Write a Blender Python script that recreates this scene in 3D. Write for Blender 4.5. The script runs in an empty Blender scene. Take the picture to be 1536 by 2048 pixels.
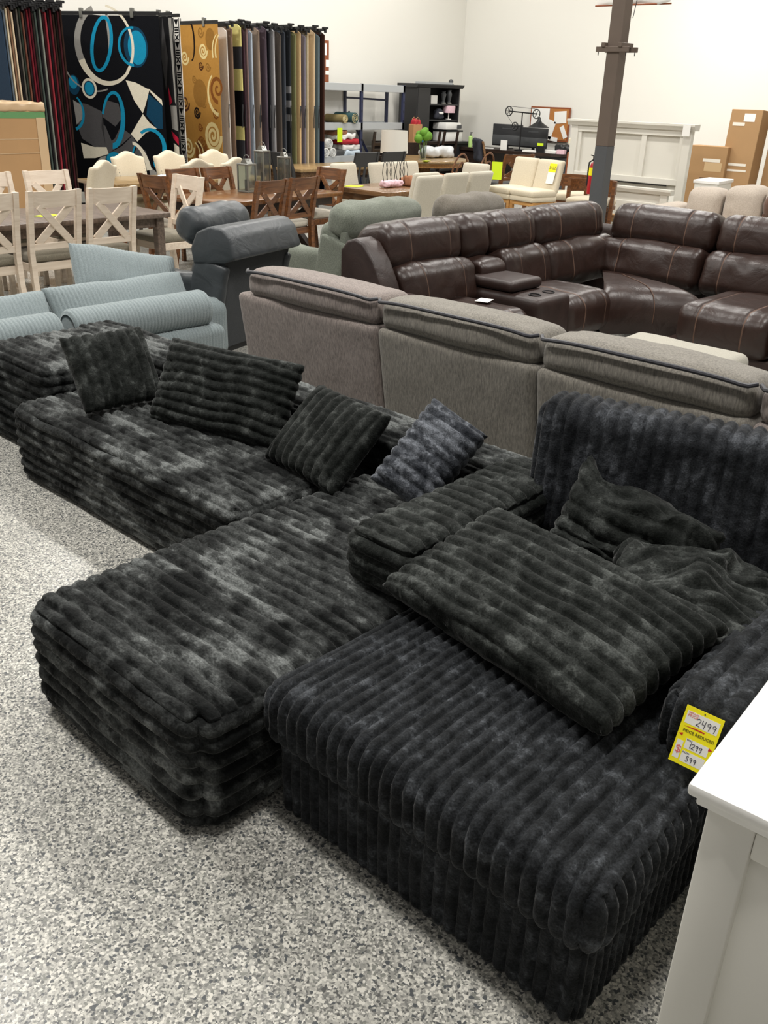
import bpy, bmesh, math, random
import numpy as np
from mathutils import Vector, Matrix
PI = math.pi
random.seed(7)
SC = bpy.context.scene
COL = SC.collection

# ------------------------------------------------------------------ materials
def nmat(name):
    m = bpy.data.materials.new(name); m.use_nodes = True
    nt = m.node_tree; b = nt.nodes['Principled BSDF']
    return m, nt, b
def srgb(h):
    if isinstance(h, str):
        h = h.lstrip('#'); c = [int(h[i:i+2], 16)/255 for i in (0, 2, 4)]
    else: c = list(h)
    return tuple((x/12.92 if x <= .04045 else ((x+.055)/1.055)**2.4) for x in c) + (1,)
def plain(name, col, rough=.6, metal=0., spec=.5, sheen=0., coat=0., bump=0., bscale=300., var=0., vscale=6., trans=0.):
    m, nt, b = nmat(name); c = srgb(col)
    b.inputs['Base Color'].default_value = c
    b.inputs['Roughness'].default_value = rough
    b.inputs['Metallic'].default_value = metal
    b.inputs['Specular IOR Level'].default_value = spec
    b.inputs['Sheen Weight'].default_value = sheen
    b.inputs['Coat Weight'].default_value = coat
    b.inputs['Transmission Weight'].default_value = trans
    L = nt.links.new
    tc = nt.nodes.new('ShaderNodeTexCoord')
    if var:
        n = nt.nodes.new('ShaderNodeTexNoise'); n.inputs['Scale'].default_value = vscale; n.inputs['Detail'].default_value = 5
        L(tc.outputs['Object'], n.inputs['Vector'])
        mx = nt.nodes.new('ShaderNodeMix'); mx.data_type = 'RGBA'
        mx.inputs['A'].default_value = tuple(x*(1-var) for x in c[:3]) + (1,)
        mx.inputs['B'].default_value = tuple(min(1, x*(1+var)) for x in c[:3]) + (1,)
        L(n.outputs['Fac'], mx.inputs['Factor']); L(mx.outputs['Result'], b.inputs['Base Color'])
    if bump:
        n = nt.nodes.new('ShaderNodeTexNoise'); n.inputs['Scale'].default_value = bscale; n.inputs['Detail'].default_value = 4
        L(tc.outputs['Object'], n.inputs['Vector'])
        bp = nt.nodes.new('ShaderNodeBump'); bp.inputs['Strength'].default_value = bump; bp.inputs['Distance'].default_value = .01
        L(n.outputs['Fac'], bp.inputs['Height']); L(bp.outputs['Normal'], b.inputs['Normal'])
    return m
def ramp(nt, stops, interp='LINEAR'):
    r = nt.nodes.new('ShaderNodeValToRGB'); r.color_ramp.interpolation = interp
    while len(r.color_ramp.elements) < len(stops): r.color_ramp.elements.new(.5)
    for e, (p, c) in zip(r.color_ramp.elements, stops): e.position = p; e.color = c
    return r
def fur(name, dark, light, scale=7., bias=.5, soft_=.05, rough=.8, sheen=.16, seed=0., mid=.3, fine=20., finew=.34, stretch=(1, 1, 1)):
    # crushed-nap plush: the nap's sheen put into the colour as dark and light patches
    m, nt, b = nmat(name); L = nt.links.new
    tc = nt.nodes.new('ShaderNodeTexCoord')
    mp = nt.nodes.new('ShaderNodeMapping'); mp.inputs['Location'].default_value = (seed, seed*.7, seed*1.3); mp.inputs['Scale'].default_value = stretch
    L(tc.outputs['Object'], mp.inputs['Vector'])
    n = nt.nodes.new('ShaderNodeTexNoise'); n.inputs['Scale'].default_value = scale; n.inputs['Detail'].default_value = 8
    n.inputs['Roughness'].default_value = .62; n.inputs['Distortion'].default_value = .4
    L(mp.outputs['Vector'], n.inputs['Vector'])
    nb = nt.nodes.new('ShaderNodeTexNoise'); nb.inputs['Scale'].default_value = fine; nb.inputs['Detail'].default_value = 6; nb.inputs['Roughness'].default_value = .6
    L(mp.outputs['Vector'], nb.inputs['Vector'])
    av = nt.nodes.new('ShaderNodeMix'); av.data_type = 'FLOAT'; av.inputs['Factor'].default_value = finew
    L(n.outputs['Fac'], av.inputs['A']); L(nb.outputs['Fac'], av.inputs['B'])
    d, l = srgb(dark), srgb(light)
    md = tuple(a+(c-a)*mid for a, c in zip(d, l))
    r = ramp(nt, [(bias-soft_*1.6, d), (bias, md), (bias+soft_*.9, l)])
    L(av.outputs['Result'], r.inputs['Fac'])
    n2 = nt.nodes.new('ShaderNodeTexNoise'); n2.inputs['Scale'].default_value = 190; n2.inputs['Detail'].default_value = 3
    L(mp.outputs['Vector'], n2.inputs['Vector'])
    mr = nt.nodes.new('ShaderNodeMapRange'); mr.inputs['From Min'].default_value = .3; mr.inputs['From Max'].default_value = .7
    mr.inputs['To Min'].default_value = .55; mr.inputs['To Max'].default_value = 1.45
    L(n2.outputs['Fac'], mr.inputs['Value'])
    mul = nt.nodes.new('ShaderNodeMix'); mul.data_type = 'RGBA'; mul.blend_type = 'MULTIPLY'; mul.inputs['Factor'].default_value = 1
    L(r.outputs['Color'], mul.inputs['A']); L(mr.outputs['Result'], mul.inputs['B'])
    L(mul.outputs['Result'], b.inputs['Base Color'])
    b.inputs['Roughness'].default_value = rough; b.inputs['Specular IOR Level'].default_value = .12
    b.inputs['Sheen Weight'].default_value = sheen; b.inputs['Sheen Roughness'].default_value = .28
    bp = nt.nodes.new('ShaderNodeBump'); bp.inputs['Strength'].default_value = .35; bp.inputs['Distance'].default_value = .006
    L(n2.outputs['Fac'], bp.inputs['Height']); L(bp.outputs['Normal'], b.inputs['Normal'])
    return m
def weave(name, c1, c2, sc=(260, 260, 60), rough=.9, sheen=.2):
    m, nt, b = nmat(name); L = nt.links.new
    tc = nt.nodes.new('ShaderNodeTexCoord'); mp = nt.nodes.new('ShaderNodeMapping'); mp.inputs['Scale'].default_value = sc
    L(tc.outputs['Object'], mp.inputs['Vector'])
    n = nt.nodes.new('ShaderNodeTexNoise'); n.inputs['Scale'].default_value = 1; n.inputs['Detail'].default_value = 4; n.inputs['Roughness'].default_value = .7
    L(mp.outputs['Vector'], n.inputs['Vector'])
    r = ramp(nt, [(.32, srgb(c1)), (.68, srgb(c2))]); L(n.outputs['Fac'], r.inputs['Fac'])
    L(r.outputs['Color'], b.inputs['Base Color'])
    b.inputs['Roughness'].default_value = rough; b.inputs['Sheen Weight'].default_value = sheen; b.inputs['Specular IOR Level'].default_value = .2
    bp = nt.nodes.new('ShaderNodeBump'); bp.inputs['Strength'].default_value = .5; bp.inputs['Distance'].default_value = .004
    L(n.outputs['Fac'], bp.inputs['Height']); L(bp.outputs['Normal'], b.inputs['Normal'])
    return m
def wood(name, c1, c2, sc=(3, 40, 40), rough=.4, coat=0.):
    m, nt, b = nmat(name); L = nt.links.new
    tc = nt.nodes.new('ShaderNodeTexCoord'); mp = nt.nodes.new('ShaderNodeMapping'); mp.inputs['Scale'].default_value = sc
    L(tc.outputs['Object'], mp.inputs['Vector'])
    n = nt.nodes.new('ShaderNodeTexNoise'); n.inputs['Scale'].default_value = 1; n.inputs['Detail'].default_value = 6; n.inputs['Distortion'].default_value = .6
    L(mp.outputs['Vector'], n.inputs['Vector'])
    r = ramp(nt, [(.3, srgb(c1)), (.7, srgb(c2))]); L(n.outputs['Fac'], r.inputs['Fac'])
    L(r.outputs['Color'], b.inputs['Base Color'])
    b.inputs['Roughness'].default_value = rough; b.inputs['Coat Weight'].default_value = coat
    return m
def leather(name, c, rough=.36, wr=.12):
    m, nt, b = nmat(name); L = nt.links.new
    tc = nt.nodes.new('ShaderNodeTexCoord')
    n = nt.nodes.new('ShaderNodeTexNoise'); n.inputs['Scale'].default_value = 6; n.inputs['Detail'].default_value = 3; n.inputs['Distortion'].default_value = 1.2
    v = nt.nodes.new('ShaderNodeTexVoronoi'); v.inputs['Scale'].default_value = 220
    for x in (n, v): L(tc.outputs['Object'], x.inputs['Vector'])
    cc = srgb(c)
    r = ramp(nt, [(.3, tuple(x*.85 for x in cc[:3])+(1,)), (.7, tuple(x*1.2 for x in cc[:3])+(1,))]); L(n.outputs['Fac'], r.inputs['Fac'])
    L(r.outputs['Color'], b.inputs['Base Color'])
    b.inputs['Roughness'].default_value = rough
    b1 = nt.nodes.new('ShaderNodeBump'); b1.inputs['Strength'].default_value = wr; b1.inputs['Distance'].default_value = .05
    L(n.outputs['Fac'], b1.inputs['Height'])
    b2 = nt.nodes.new('ShaderNodeBump'); b2.inputs['Strength'].default_value = .12; b2.inputs['Distance'].default_value = .004
    L(v.outputs['Distance'], b2.inputs['Height']); L(b1.outputs['Normal'], b2.inputs['Normal']); L(b2.outputs['Normal'], b.inputs['Normal'])
    return m
def flakes(name):
    m, nt, b = nmat(name); L = nt.links.new
    tc = nt.nodes.new('ShaderNodeTexCoord')
    cols = []
    def layer(sc):
        v = nt.nodes.new('ShaderNodeTexVoronoi'); v.inputs['Scale'].default_value = sc; v.inputs['Randomness'].default_value = 1
        L(tc.outputs['Object'], v.inputs['Vector'])
        s = nt.nodes.new('ShaderNodeSeparateColor'); L(v.outputs['Color'], s.inputs['Color'])
        return s
    s1 = layer(185)
    r = ramp(nt, [(0, srgb('#5f5f5d')), (.09, srgb('#7d7d79')), (.24, srgb('#989791')), (.45, srgb('#b0aea7')), (.68, srgb('#c4c2b9')), (.88, srgb('#dcd9d0'))], 'CONSTANT')
    L(s1.outputs['Red'], r.inputs['Fac'])
    s2 = layer(135)
    r2 = ramp(nt, [(0, (0, 0, 0, 1)), (.82, (1, 1, 1, 1))], 'CONSTANT'); L(s2.outputs['Green'], r2.inputs['Fac'])
    r3 = ramp(nt, [(0, srgb('#55585a')), (.35, srgb('#85867f')), (.7, srgb('#dbd8ce'))], 'CONSTANT'); L(s2.outputs['Blue'], r3.inputs['Fac'])
    mx = nt.nodes.new('ShaderNodeMix'); mx.data_type = 'RGBA'
    L(r2.outputs['Color'], mx.inputs['Factor']); L(r.outputs['Color'], mx.inputs['A']); L(r3.outputs['Color'], mx.inputs['B'])
    L(mx.outputs['Result'], b.inputs['Base Color'])
    b.inputs['Roughness'].default_value = .30; b.inputs['Specular IOR Level'].default_value = .5
    n = nt.nodes.new('ShaderNodeTexNoise'); n.inputs['Scale'].default_value = 90
    L(tc.outputs['Object'], n.inputs['Vector'])
    bp = nt.nodes.new('ShaderNodeBump'); bp.inputs['Strength'].default_value = .12; bp.inputs['Distance'].default_value = .003
    L(n.outputs['Fac'], bp.inputs['Height']); L(bp.outputs['Normal'], b.inputs['Normal'])
    return m

M = {}
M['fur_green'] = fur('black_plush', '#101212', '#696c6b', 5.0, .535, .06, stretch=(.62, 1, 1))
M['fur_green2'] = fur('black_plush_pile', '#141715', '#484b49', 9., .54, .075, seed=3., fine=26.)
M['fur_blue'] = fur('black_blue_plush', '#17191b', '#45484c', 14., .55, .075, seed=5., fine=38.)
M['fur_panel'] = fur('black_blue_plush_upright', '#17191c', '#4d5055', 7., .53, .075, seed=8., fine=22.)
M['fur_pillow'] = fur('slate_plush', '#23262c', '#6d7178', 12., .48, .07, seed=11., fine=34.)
M['flakes'] = flakes('flake_epoxy')
M['wall'] = plain('white_paint', '#e3e1d9', .8, bump=.05, bscale=60)
M['white'] = plain('white_lacquer', '#f4f3ef', .35)
M['white_mat'] = plain('white_furniture_paint', '#e9e7df', .5)
M['greige'] = plain('pale_grey_paint', '#d9d6cc', .55)
M['cream'] = weave('cream_linen', '#c9bda4', '#dfd4bd')
M['cream_pale'] = weave('pale_linen', '#b5ae9d', '#cfc8b8')
M['lightwood'] = wood('honey_oak', '#a9783f', '#cf9f62')
M['whitewood'] = wood('whitewashed_wood', '#d3c1ad', '#e6d7c5', rough=.6)
M['brownwood'] = wood('walnut_stain', '#4a2d1a', '#80522f', rough=.35)
M['tablewood'] = wood('chestnut_top', '#57371d', '#85592f', rough=.28, coat=.3)
M['greywood'] = wood('weathered_brown', '#4d4138', '#75655a', rough=.45)
M['oaktop'] = wood('oak_top', '#7d6543', '#a88c62', rough=.3, coat=.2)
M['midwood'] = wood('medium_brown_top', '#5d4129', '#8a6847', rough=.26, coat=.3)
M['darkwood'] = wood('espresso_wood', '#1f1713', '#3a2b23', rough=.4)
M['blackwood'] = plain('black_painted_wood', '#2b2b2c', .5)
M['seatgrey'] = weave('grey_brown_seat', '#6e685a', '#8d8676')
M['seatlight'] = weave('light_seat', '#b5aea0', '#d3ccbe')
M['seatdark'] = plain('dark_seat_vinyl', '#262423', .5)
M['taupe'] = weave('taupe_chenille', '#6f6663', '#a1968f', (130, 130, 26))
M['taupe_light_tint'] = weave('taupe_chenille_light_tint', '#67635d', '#989389', (130, 130, 26))  # same chenille, with the light's greener tint put into the colour
M['piping'] = plain('charcoal_piping', '#34343a', .5)
M['ottoman'] = weave('grey_chenille_lit', '#9d998d', '#bdb9ac', (200, 200, 200))  # paler than the sectional: the brighter light on it is in the colour
M['teal'] = weave('grey_blue_corduroy', '#737e80', '#9ba6a8', (200, 200, 200), sheen=.25)
M['leather'] = leather('brown_leather', '#30211c', .35)
M['leather_side'] = leather('dark_brown_leather', '#2e201c', .45, .1)
M['stitch'] = plain('tan_stitching', '#5f4638', .7)
M['rec_black'] = leather('charcoal_vinyl', '#3f4346', .42, .2)
M['rec_back'] = weave('charcoal_cloth', '#26292b', '#33373a')
M['sage'] = weave('sage_chenille', '#5f645a', '#868b7f', (120, 120, 120))
M['taupe_rec'] = weave('taupe_plush', '#5f5950', '#807a70', (120, 120, 120))
M['beige'] = weave('beige_chenille', '#a2968a', '#c5b9ab', (120, 120, 120))
M['cardboard'] = plain('cardboard', '#a9855c', .8, var=.12, vscale=3)
M['cardboard_dark'] = plain('cardboard_edge', '#94704a', .8, var=.1)
M['tape'] = plain('packing_tape', '#c9ac84', .25)
M['painted_glint'] = plain('clear_tape_painted_glint', '#e8e2d6', .15)  # pale colour stands in for the gleam on clear tape
M['greentape'] = plain('green_tape', '#5b8a58', .5)
M['film'] = plain('stretch_film', '#c2a785', .25)
M['steel'] = plain('grey_steel', '#b3b7b9', .45, .1)
M['navy'] = plain('navy_steel', '#232a4a', .45)
M['blackmetal'] = plain('black_metal', '#1d1d1f', .4, .3)
M['blackplastic'] = plain('black_plastic', '#202123', .35)
M['greyplastic'] = plain('grey_plastic', '#4a4c4e', .4)
M['paper'] = plain('white_paper', '#efeee9', .8)
M['neon'] = plain('neon_yellow_paper', '#d4f021', .7)
M['yellow'] = plain('yellow_card', '#fdf016', .5)
M['redink'] = plain('red_ink', '#cc2a20', .7)
M['pinkink'] = plain('pink_red_ink', '#e0706a', .7)
M['blackink'] = plain('black_ink', '#23203a', .6)
M['olive_ink'] = plain('dark_olive_print', '#5a5210', .7)
M['cork'] = plain('cork', '#b0743c', .9, var=.15, vscale=60)
M['corkwood'] = plain('board_frame_wood', '#8a4a28', .5)
M['pil_low'] = plain('grey_column_paint', '#4b4d50', .5, var=.1)
M['pil_up'] = plain('brown_column_paint', '#5f5248', .6, var=.15)
M['red'] = plain('red_enamel', '#b3202a', .3)
M['shade'] = plain('lamp_shade_linen', '#d8d4ca', .8)
M['glass'] = plain('clear_glass', '#e6eee8', .05, trans=.95)
M['leafgreen'] = plain('green_flower', '#5c8a26', .8, var=.3, vscale=40)
M['stem'] = plain('green_stem', '#6d8f45', .7)
M['soap'] = plain('lime_soap', '#b9dc86', .3)
M['kraft'] = plain('kraft_paper', '#b68a5e', .8)
M['blue'] = plain('blue_plastic', '#2f7fc4', .4)
M['bluepale'] = plain('pale_blue_cloth', '#c5d3df', .8)
M['whitebag'] = plain('white_plastic_bag', '#c6c9cb', .35, bump=.5, bscale=14)
M['terracotta'] = plain('rust_brown_cloth', '#9c6a4c', .9, bump=.6, bscale=18)
M['pinkish'] = plain('pink_white_flowers', '#d9b7c0', .8, var=.3, vscale=60)
M['redcloth'] = plain('red_cloth', '#b02733', .85)
M['chrome'] = plain('pewter_metal', '#8d8d88', .3, .8)
M['candle'] = plain('ivory_wax', '#efe3c4', .6)
M['brownrec'] = weave('brown_suede', '#5b4236', '#6f5345', (80, 80, 80))
M['pallet'] = wood('raw_pine', '#a27a4e', '#c69c6c')
M['screenback'] = plain('monitor_back', '#303133', .4)
M['denim'] = plain('dark_jacket', '#2d2f38', .9)
M['plasticwrap'] = plain('white_wrap', '#e6e4e0', .25, bump=.3, bscale=20)

# ------------------------------------------------------------------ object helpers
def thing(name, label, cat, loc=(0, 0, 0), rz=0, group=None):
    o = bpy.data.objects.new(name, None); COL.objects.link(o)
    o.empty_display_size = .1
    o.location = loc; o.rotation_euler = (0, 0, rz); o['label'] = label; o['category'] = cat
    if group: o['group'] = group
    return o
def tag(o, label, cat, group=None):
    o['label'] = label; o['category'] = cat
    if group: o['group'] = group
    return o
def addm(me, mats):
    for m in (mats if isinstance(mats, (list, tuple)) else [mats]):
        me.materials.append(M[m] if isinstance(m, str) else m)
def fin(name, bm, mats, parent=None, smooth=35, loc=None, rz=0):
    bmesh.ops.recalc_face_normals(bm, faces=bm.faces[:])
    me = bpy.data.meshes.new(name); bm.to_mesh(me); bm.free()
    addm(me, mats)
    if smooth:
        me.shade_smooth(); me.set_sharp_from_angle(angle=math.radians(smooth))
    o = bpy.data.objects.new(name, me); COL.objects.link(o)
    if parent: o.parent = parent
    if loc is not None: o.location = loc
    o.rotation_euler = (0, 0, rz)
    return o
def npobj(name, V, F, mats, parent=None, loc=None, rz=0, MX=None):
    me = bpy.data.meshes.new(name)
    V = np.asarray(V, np.float32); F = np.asarray(F, np.int32)
    if MX is not None:
        A = np.array(MX)
        V = (V @ A[:3, :3].T + A[:3, 3]).astype(np.float32)
    me.vertices.add(len(V)); me.vertices.foreach_set('co', V.ravel())
    me.loops.add(F.size); me.loops.foreach_set('vertex_index', F.ravel())
    me.polygons.add(len(F)); me.polygons.foreach_set('loop_start', np.arange(0, F.size, 4, dtype=np.int32))
    me.update(calc_edges=True); me.validate()
    addm(me, mats); me.shade_smooth()
    o = bpy.data.objects.new(name, me); COL.objects.link(o)
    if parent: o.parent = parent
    if loc is not None: o.location = loc
    o.rotation_euler = (0, 0, rz)
    return o
def dup(root, loc, rz=None, label=None, group=None):
    r = root.copy(); COL.objects.link(r); r.location = loc
    if rz is not None: r.rotation_euler = (0, 0, rz)
    if label: r['label'] = label
    if group: r['group'] = group
    for ch in list(root.children):
        c = ch.copy(); COL.objects.link(c); c.parent = r
        for g in list(ch.children):
            d = g.copy(); COL.objects.link(d); d.parent = c
    return r
I4 = Matrix.Identity(4)
def bx(bm, c, s, r=0, seg=2, MX=None, mi=0):
    res = bmesh.ops.create_cube(bm, size=1)
    vs = res['verts']
    bmesh.ops.scale(bm, vec=s, verts=vs); bmesh.ops.translate(bm, vec=c, verts=vs)
    fs = list({f for v in vs for f in v.link_faces})
    if r:
        es = list({e for v in vs for e in v.link_edges})
        rr = bmesh.ops.bevel(bm, geom=es, offset=min(r, min(s)*.49), segments=seg, affect='EDGES', profile=.5)
        vs = list({v for f in rr['faces'] for v in f.verts} | {v for v in vs if v.is_valid}); fs = list({f for v in vs for f in v.link_faces})
    if MX is not None: bmesh.ops.transform(bm, matrix=MX, verts=vs)
    for f in fs: f.material_index = mi
    return vs
def ortho(d):
    d = Vector(d).normalized(); a = Vector((0, 0, 1)) if abs(d.z) < .9 else Vector((1, 0, 0))
    x = d.cross(a).normalized(); return x, d.cross(x).normalized()
def tube(bm, pts, r, n=8, mi=0, cap=True, closed=False):
    pts = [Vector(p) for p in pts]; k = len(pts)
    rs = r if isinstance(r, (list, tuple)) else [r]*k
    rings = []; x = None
    for i, p in enumerate(pts):
        if closed: d = pts[(i+1) % k]-pts[i-1]
        else: d = pts[min(i+1, k-1)]-pts[max(i-1, 0)]
        d.normalize()
        if x is None: x, y = ortho(d)
        else:
            x = (x-d*x.dot(d))
            x = x.normalized() if x.length > 1e-6 else ortho(d)[0]
            y = d.cross(x)
        rings.append([bm.verts.new(p+(x*math.cos(2*PI*j/n)+y*math.sin(2*PI*j/n))*rs[i]) for j in range(n)])
    m = k if closed else k-1
    for i in range(m):
        a, b = rings[i], rings[(i+1) % k]
        for j in range(n):
            f = bm.faces.new((a[j], a[(j+1) % n], b[(j+1) % n], b[j])); f.material_index = mi
    if cap and not closed:
        for q in (rings[0][::-1], rings[-1]): bm.faces.new(q).material_index = mi
def cyl(bm, p, q, r0, r1=None, n=16, mi=0): tube(bm, [p, q], [r0, r0 if r1 is None else r1], n, mi)
def lathe(bm, prof, c=(0, 0, 0), n=24, mi=0, cap=True):
    rings = []
    for r, z in prof: rings.append([bm.verts.new((c[0]+r*math.cos(2*PI*j/n), c[1]+r*math.sin(2*PI*j/n), c[2]+z)) for j in range(n)])
    for a, b in zip(rings, rings[1:]):
        for j in range(n): bm.faces.new((a[j], a[(j+1) % n], b[(j+1) % n], b[j])).material_index = mi
    if cap:
        for q in (rings[0][::-1], rings[-1]): bm.faces.new(q).material_index = mi
def prism(bm, poly, f0, f1, mi=0):
    # poly: 2D points; f0/f1 map a 2D point to the two end positions
    a = [bm.verts.new(f0(*p)) for p in poly]; b = [bm.verts.new(f1(*p)) for p in poly]; n = len(poly)
    for i in range(n): bm.faces.new((a[i], a[(i+1) % n], b[(i+1) % n], b[i])).material_index = mi
    bm.faces.new(a[::-1]).material_index = mi; bm.faces.new(b).material_index = mi
def bar(bm, p, q, w, t, up=(0, 0, 1), mi=0, r=.004):
    # rectangular bar between two points, width w along 'up x dir', thickness t
    p, q = Vector(p), Vector(q); d = q-p; L_ = d.length; d.normalize()
    up = Vector(up); x = up.cross(d)
    x = x.normalized() if x.length > 1e-5 else ortho(d)[0]
    y = d.cross(x)
    MX = Matrix((( d.x, x.x, y.x, (p.x+q.x)/2), (d.y, x.y, y.y, (p.y+q.y)/2), (d.z, x.z, y.z, (p.z+q.z)/2), (0, 0, 0, 1)))
    bx(bm, (0, 0, 0), (L_, w, t), r, 1, MX, mi)
def frame(c, x, y):
    x = Vector(x).normalized(); y = Vector(y); y = (y-x*y.dot(x)).normalized(); z = x.cross(y)
    return Matrix(((x.x, y.x, z.x, c[0]), (x.y, y.y, z.y, c[1]), (x.z, y.z, z.z, c[2]), (0, 0, 0, 1)))

# ------------------------------------------------------------------ numpy soft shapes
def vn(P, seed=0):
    P = np.asarray(P, np.float64); i = np.floor(P).astype(np.int64); f = P-i; u = f*f*(3-2*f)
    out = 0
    for a in (0, 1):
        for b in (0, 1):
            for c in (0, 1):
                h = ((i[:, 0]+a)*374761393+(i[:, 1]+b)*668265263+(i[:, 2]+c)*2147483647+seed*974711) & 0xffffffff
                h = ((h ^ (h >> 13))*1274126177) & 0xffffffff; h = (h ^ (h >> 16)) & 0xffff
                w = (u[:, 0] if a else 1-u[:, 0])*(u[:, 1] if b else 1-u[:, 1])*(u[:, 2] if c else 1-u[:, 2])
                out = out+w*(h/32767.5-1)
    return out
def fluff(P, k=1.):
    return k*(.0022*vn(P*60, 1)+.0016*vn(P*150, 2)+.0012*vn(P*300, 3))
def rib(s, period, amp, sharp=1.):
    t = 2*(s/period-np.floor(s/period))-1
    return amp*(np.sqrt(np.clip(1-.995*t*t, 0, 1))-.75)
def rbox(size, r, res):
    n = [max(2, int(math.ceil(s/res))) for s in size]
    ids = -np.ones((n[0]+1, n[1]+1, n[2]+1), np.int64)
    I, J, K = np.meshgrid(*[np.arange(k+1) for k in n], indexing='ij')
    surf = (I == 0) | (I == n[0]) | (J == 0) | (J == n[1]) | (K == 0) | (K == n[2])
    ids[surf] = np.arange(surf.sum())
    h = np.array(size)/2
    P = np.stack([I[surf]/n[0]*2-1, J[surf]/n[1]*2-1, K[surf]/n[2]*2-1], 1)*h
    q = np.clip(P, -(h-r), h-r); d = P-q; N = d/np.maximum(np.linalg.norm(d, axis=1, keepdims=True), 1e-9)
    P = q+r*N
    F = []
    def quad(A, flip):
        a, b, c, d_ = A[:-1, :-1], A[1:, :-1], A[1:, 1:], A[:-1, 1:]
        q_ = np.stack([a, b, c, d_], -1).reshape(-1, 4); F.append(q_[:, ::-1] if flip else q_)
    quad(ids[0], True); quad(ids[-1], False)
    quad(ids[:, 0], False); quad(ids[:, -1], True)
    quad(ids[:, :, 0], True); quad(ids[:, :, -1], False)
    return P, N, np.concatenate(F)
def pillow(w, h, t, res, p=3., q=.5, pinch=.06):
    na, nb = max(4, int(w/res)), max(4, int(h/res))
    a = np.linspace(-1, 1, na+1); b = np.linspace(-1, 1, nb+1)
    a = np.sign(a)*(1-(1-np.abs(a))**1.15); b = np.sign(b)*(1-(1-np.abs(b))**1.15)
    A, B = np.meshgrid(a, b, indexing='ij')
    f = np.clip((1-np.abs(A)**p)*(1-np.abs(B)**p), 0, 1)**q
    X = A*w/2*(1-pinch*(1-B*B)); Y = B*h/2*(1-pinch*(1-A*A))
    edge = (np.abs(A) >= 1-1e-9) | (np.abs(B) >= 1-1e-9)
    top = np.arange(A.size).reshape(A.shape)
    bot = top.copy(); inner = ~edge; bot[inner] = A.size+np.arange(inner.sum())
    P = np.concatenate([np.stack([X, Y, f*t/2], -1).reshape(-1, 3), np.stack([X[inner], Y[inner], -f[inner]*t/2], -1)])
    fv = np.concatenate([f.ravel(), f[inner]]); sg = np.concatenate([np.ones(A.size), -np.ones(inner.sum())])
    def quad(I, fl):
        a, b, c, d = I[:-1, :-1], I[1:, :-1], I[1:, 1:], I[:-1, 1:]
        z = np.stack([a, b, c, d], -1).reshape(-1, 4); return z[:, ::-1] if fl else z
    F = np.concatenate([quad(top, False), quad(bot, True)])
    return P, fv, sg, F
def vnormals(P, F):
    a = P[F[:, 2]]-P[F[:, 0]]; b = P[F[:, 3]]-P[F[:, 1]]; n = np.cross(a, b)
    N = np.zeros_like(P)
    for k in range(4): np.add.at(N, F[:, k], n)
    return N/np.maximum(np.linalg.norm(N, axis=1, keepdims=True), 1e-12)
def soft(name, size, r, mat, parent=None, c=(0, 0, 0), res=.02, puff=(0, 0, 0), noise=0., nscale=5., MX=None, seed=0, disp=None, warp=None):
    """upholstered block: rounded box with bulging faces and gentle unevenness"""
    P, N, F = rbox(size, r, res)
    h = np.array(size)/2; u = P/h
    D = np.zeros(len(P))
    for k in range(3):
        o = [j for j in range(3) if j != k]
        D = D+np.abs(N[:, k])**2*puff[k]*np.clip(1-u[:, o[0]]**2, 0, 1)*np.clip(1-u[:, o[1]]**2, 0, 1)
    if noise: D = D+noise*vn(P*nscale+seed*3.7, seed)+noise*.5*vn(P*nscale*2.3+seed, seed+1)
    if disp is not None: D = D+disp(P, N)
    P = P+N*D[:, None]
    if warp is not None: P = warp(P)
    T = Matrix.Translation(c)
    return npobj(name, P, F, mat, parent, MX=(T @ MX if MX is not None else T))

# ------------------------------------------------------------------ camera, light, setting
cam = bpy.data.cameras.new('camera'); co = bpy.data.objects.new('camera', cam); COL.objects.link(co)
def cam_matrix(pitch, roll, yaw, loc):
    cp, sp, cr, sr = math.cos(pitch), math.sin(pitch), math.cos(roll), math.sin(roll)
    right, fwd = Vector((1, 0, 0)), Vector((0, cp, -sp)); down = -right.cross(fwd)
    r, d = cr*right+sr*down, -sr*right+cr*down
    R = Matrix.Rotation(yaw, 3, 'Z'); r, d, fwd = R @ r, R @ d, R @ fwd
    return Matrix(((r.x, -d.x, -fwd.x, loc[0]), (r.y, -d.y, -fwd.y, loc[1]), (r.z, -d.z, -fwd.z, loc[2]), (0, 0, 0, 1)))
co.matrix_world = cam_matrix(math.radians(24.955), math.radians(-1.926), math.radians(42.3), (0, 0, 1.85))
cam.sensor_fit = 'VERTICAL'; cam.sensor_height = 36; cam.lens = 36*1800/2048; cam.clip_start = .05; cam.clip_end = 200
SC.camera = co
SC.view_settings.view_transform = 'Standard'; SC.view_settings.look = 'None'; SC.view_settings.gamma = 1
SC.view_settings.exposure = 0.0; SC.view_settings.use_curve_mapping = False
SC.cycles.use_denoising = True; SC.cycles.max_bounces = 6; SC.cycles.diffuse_bounces = 3
SC.cycles.caustics_reflective = False; SC.cycles.caustics_refractive = False
w = bpy.data.worlds.new('showroom_ambience'); SC.world = w; w.use_nodes = True
w.node_tree.nodes['Background'].inputs['Color'].default_value = (1, .965, .91, 1)
w.node_tree.nodes['Background'].inputs['Strength'].default_value = .24
def lamp(name, loc, size, power, col=(1, .97, .92), aim=(0, 0, -1)):
    l = bpy.data.lights.new(name, 'AREA'); l.shape = 'RECTANGLE'; l.size, l.size_y = size; l.energy = power; l.color = col
    o = bpy.data.objects.new(name, l); COL.objects.link(o); o.location = loc
    o.rotation_euler = Vector(aim).to_track_quat('-Z', 'Y').to_euler()
for x in (-11.5, -6.5, -1.5):
    for y in (1.2, 6.2, 11.2):
        lamp('ceiling_panel_light', (x, y, 6.2), (1.2, .6), 205)
lamp('ceiling_panel_light', (-7.2, 15.2, 5.2), (1.2, .6), 190)
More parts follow.
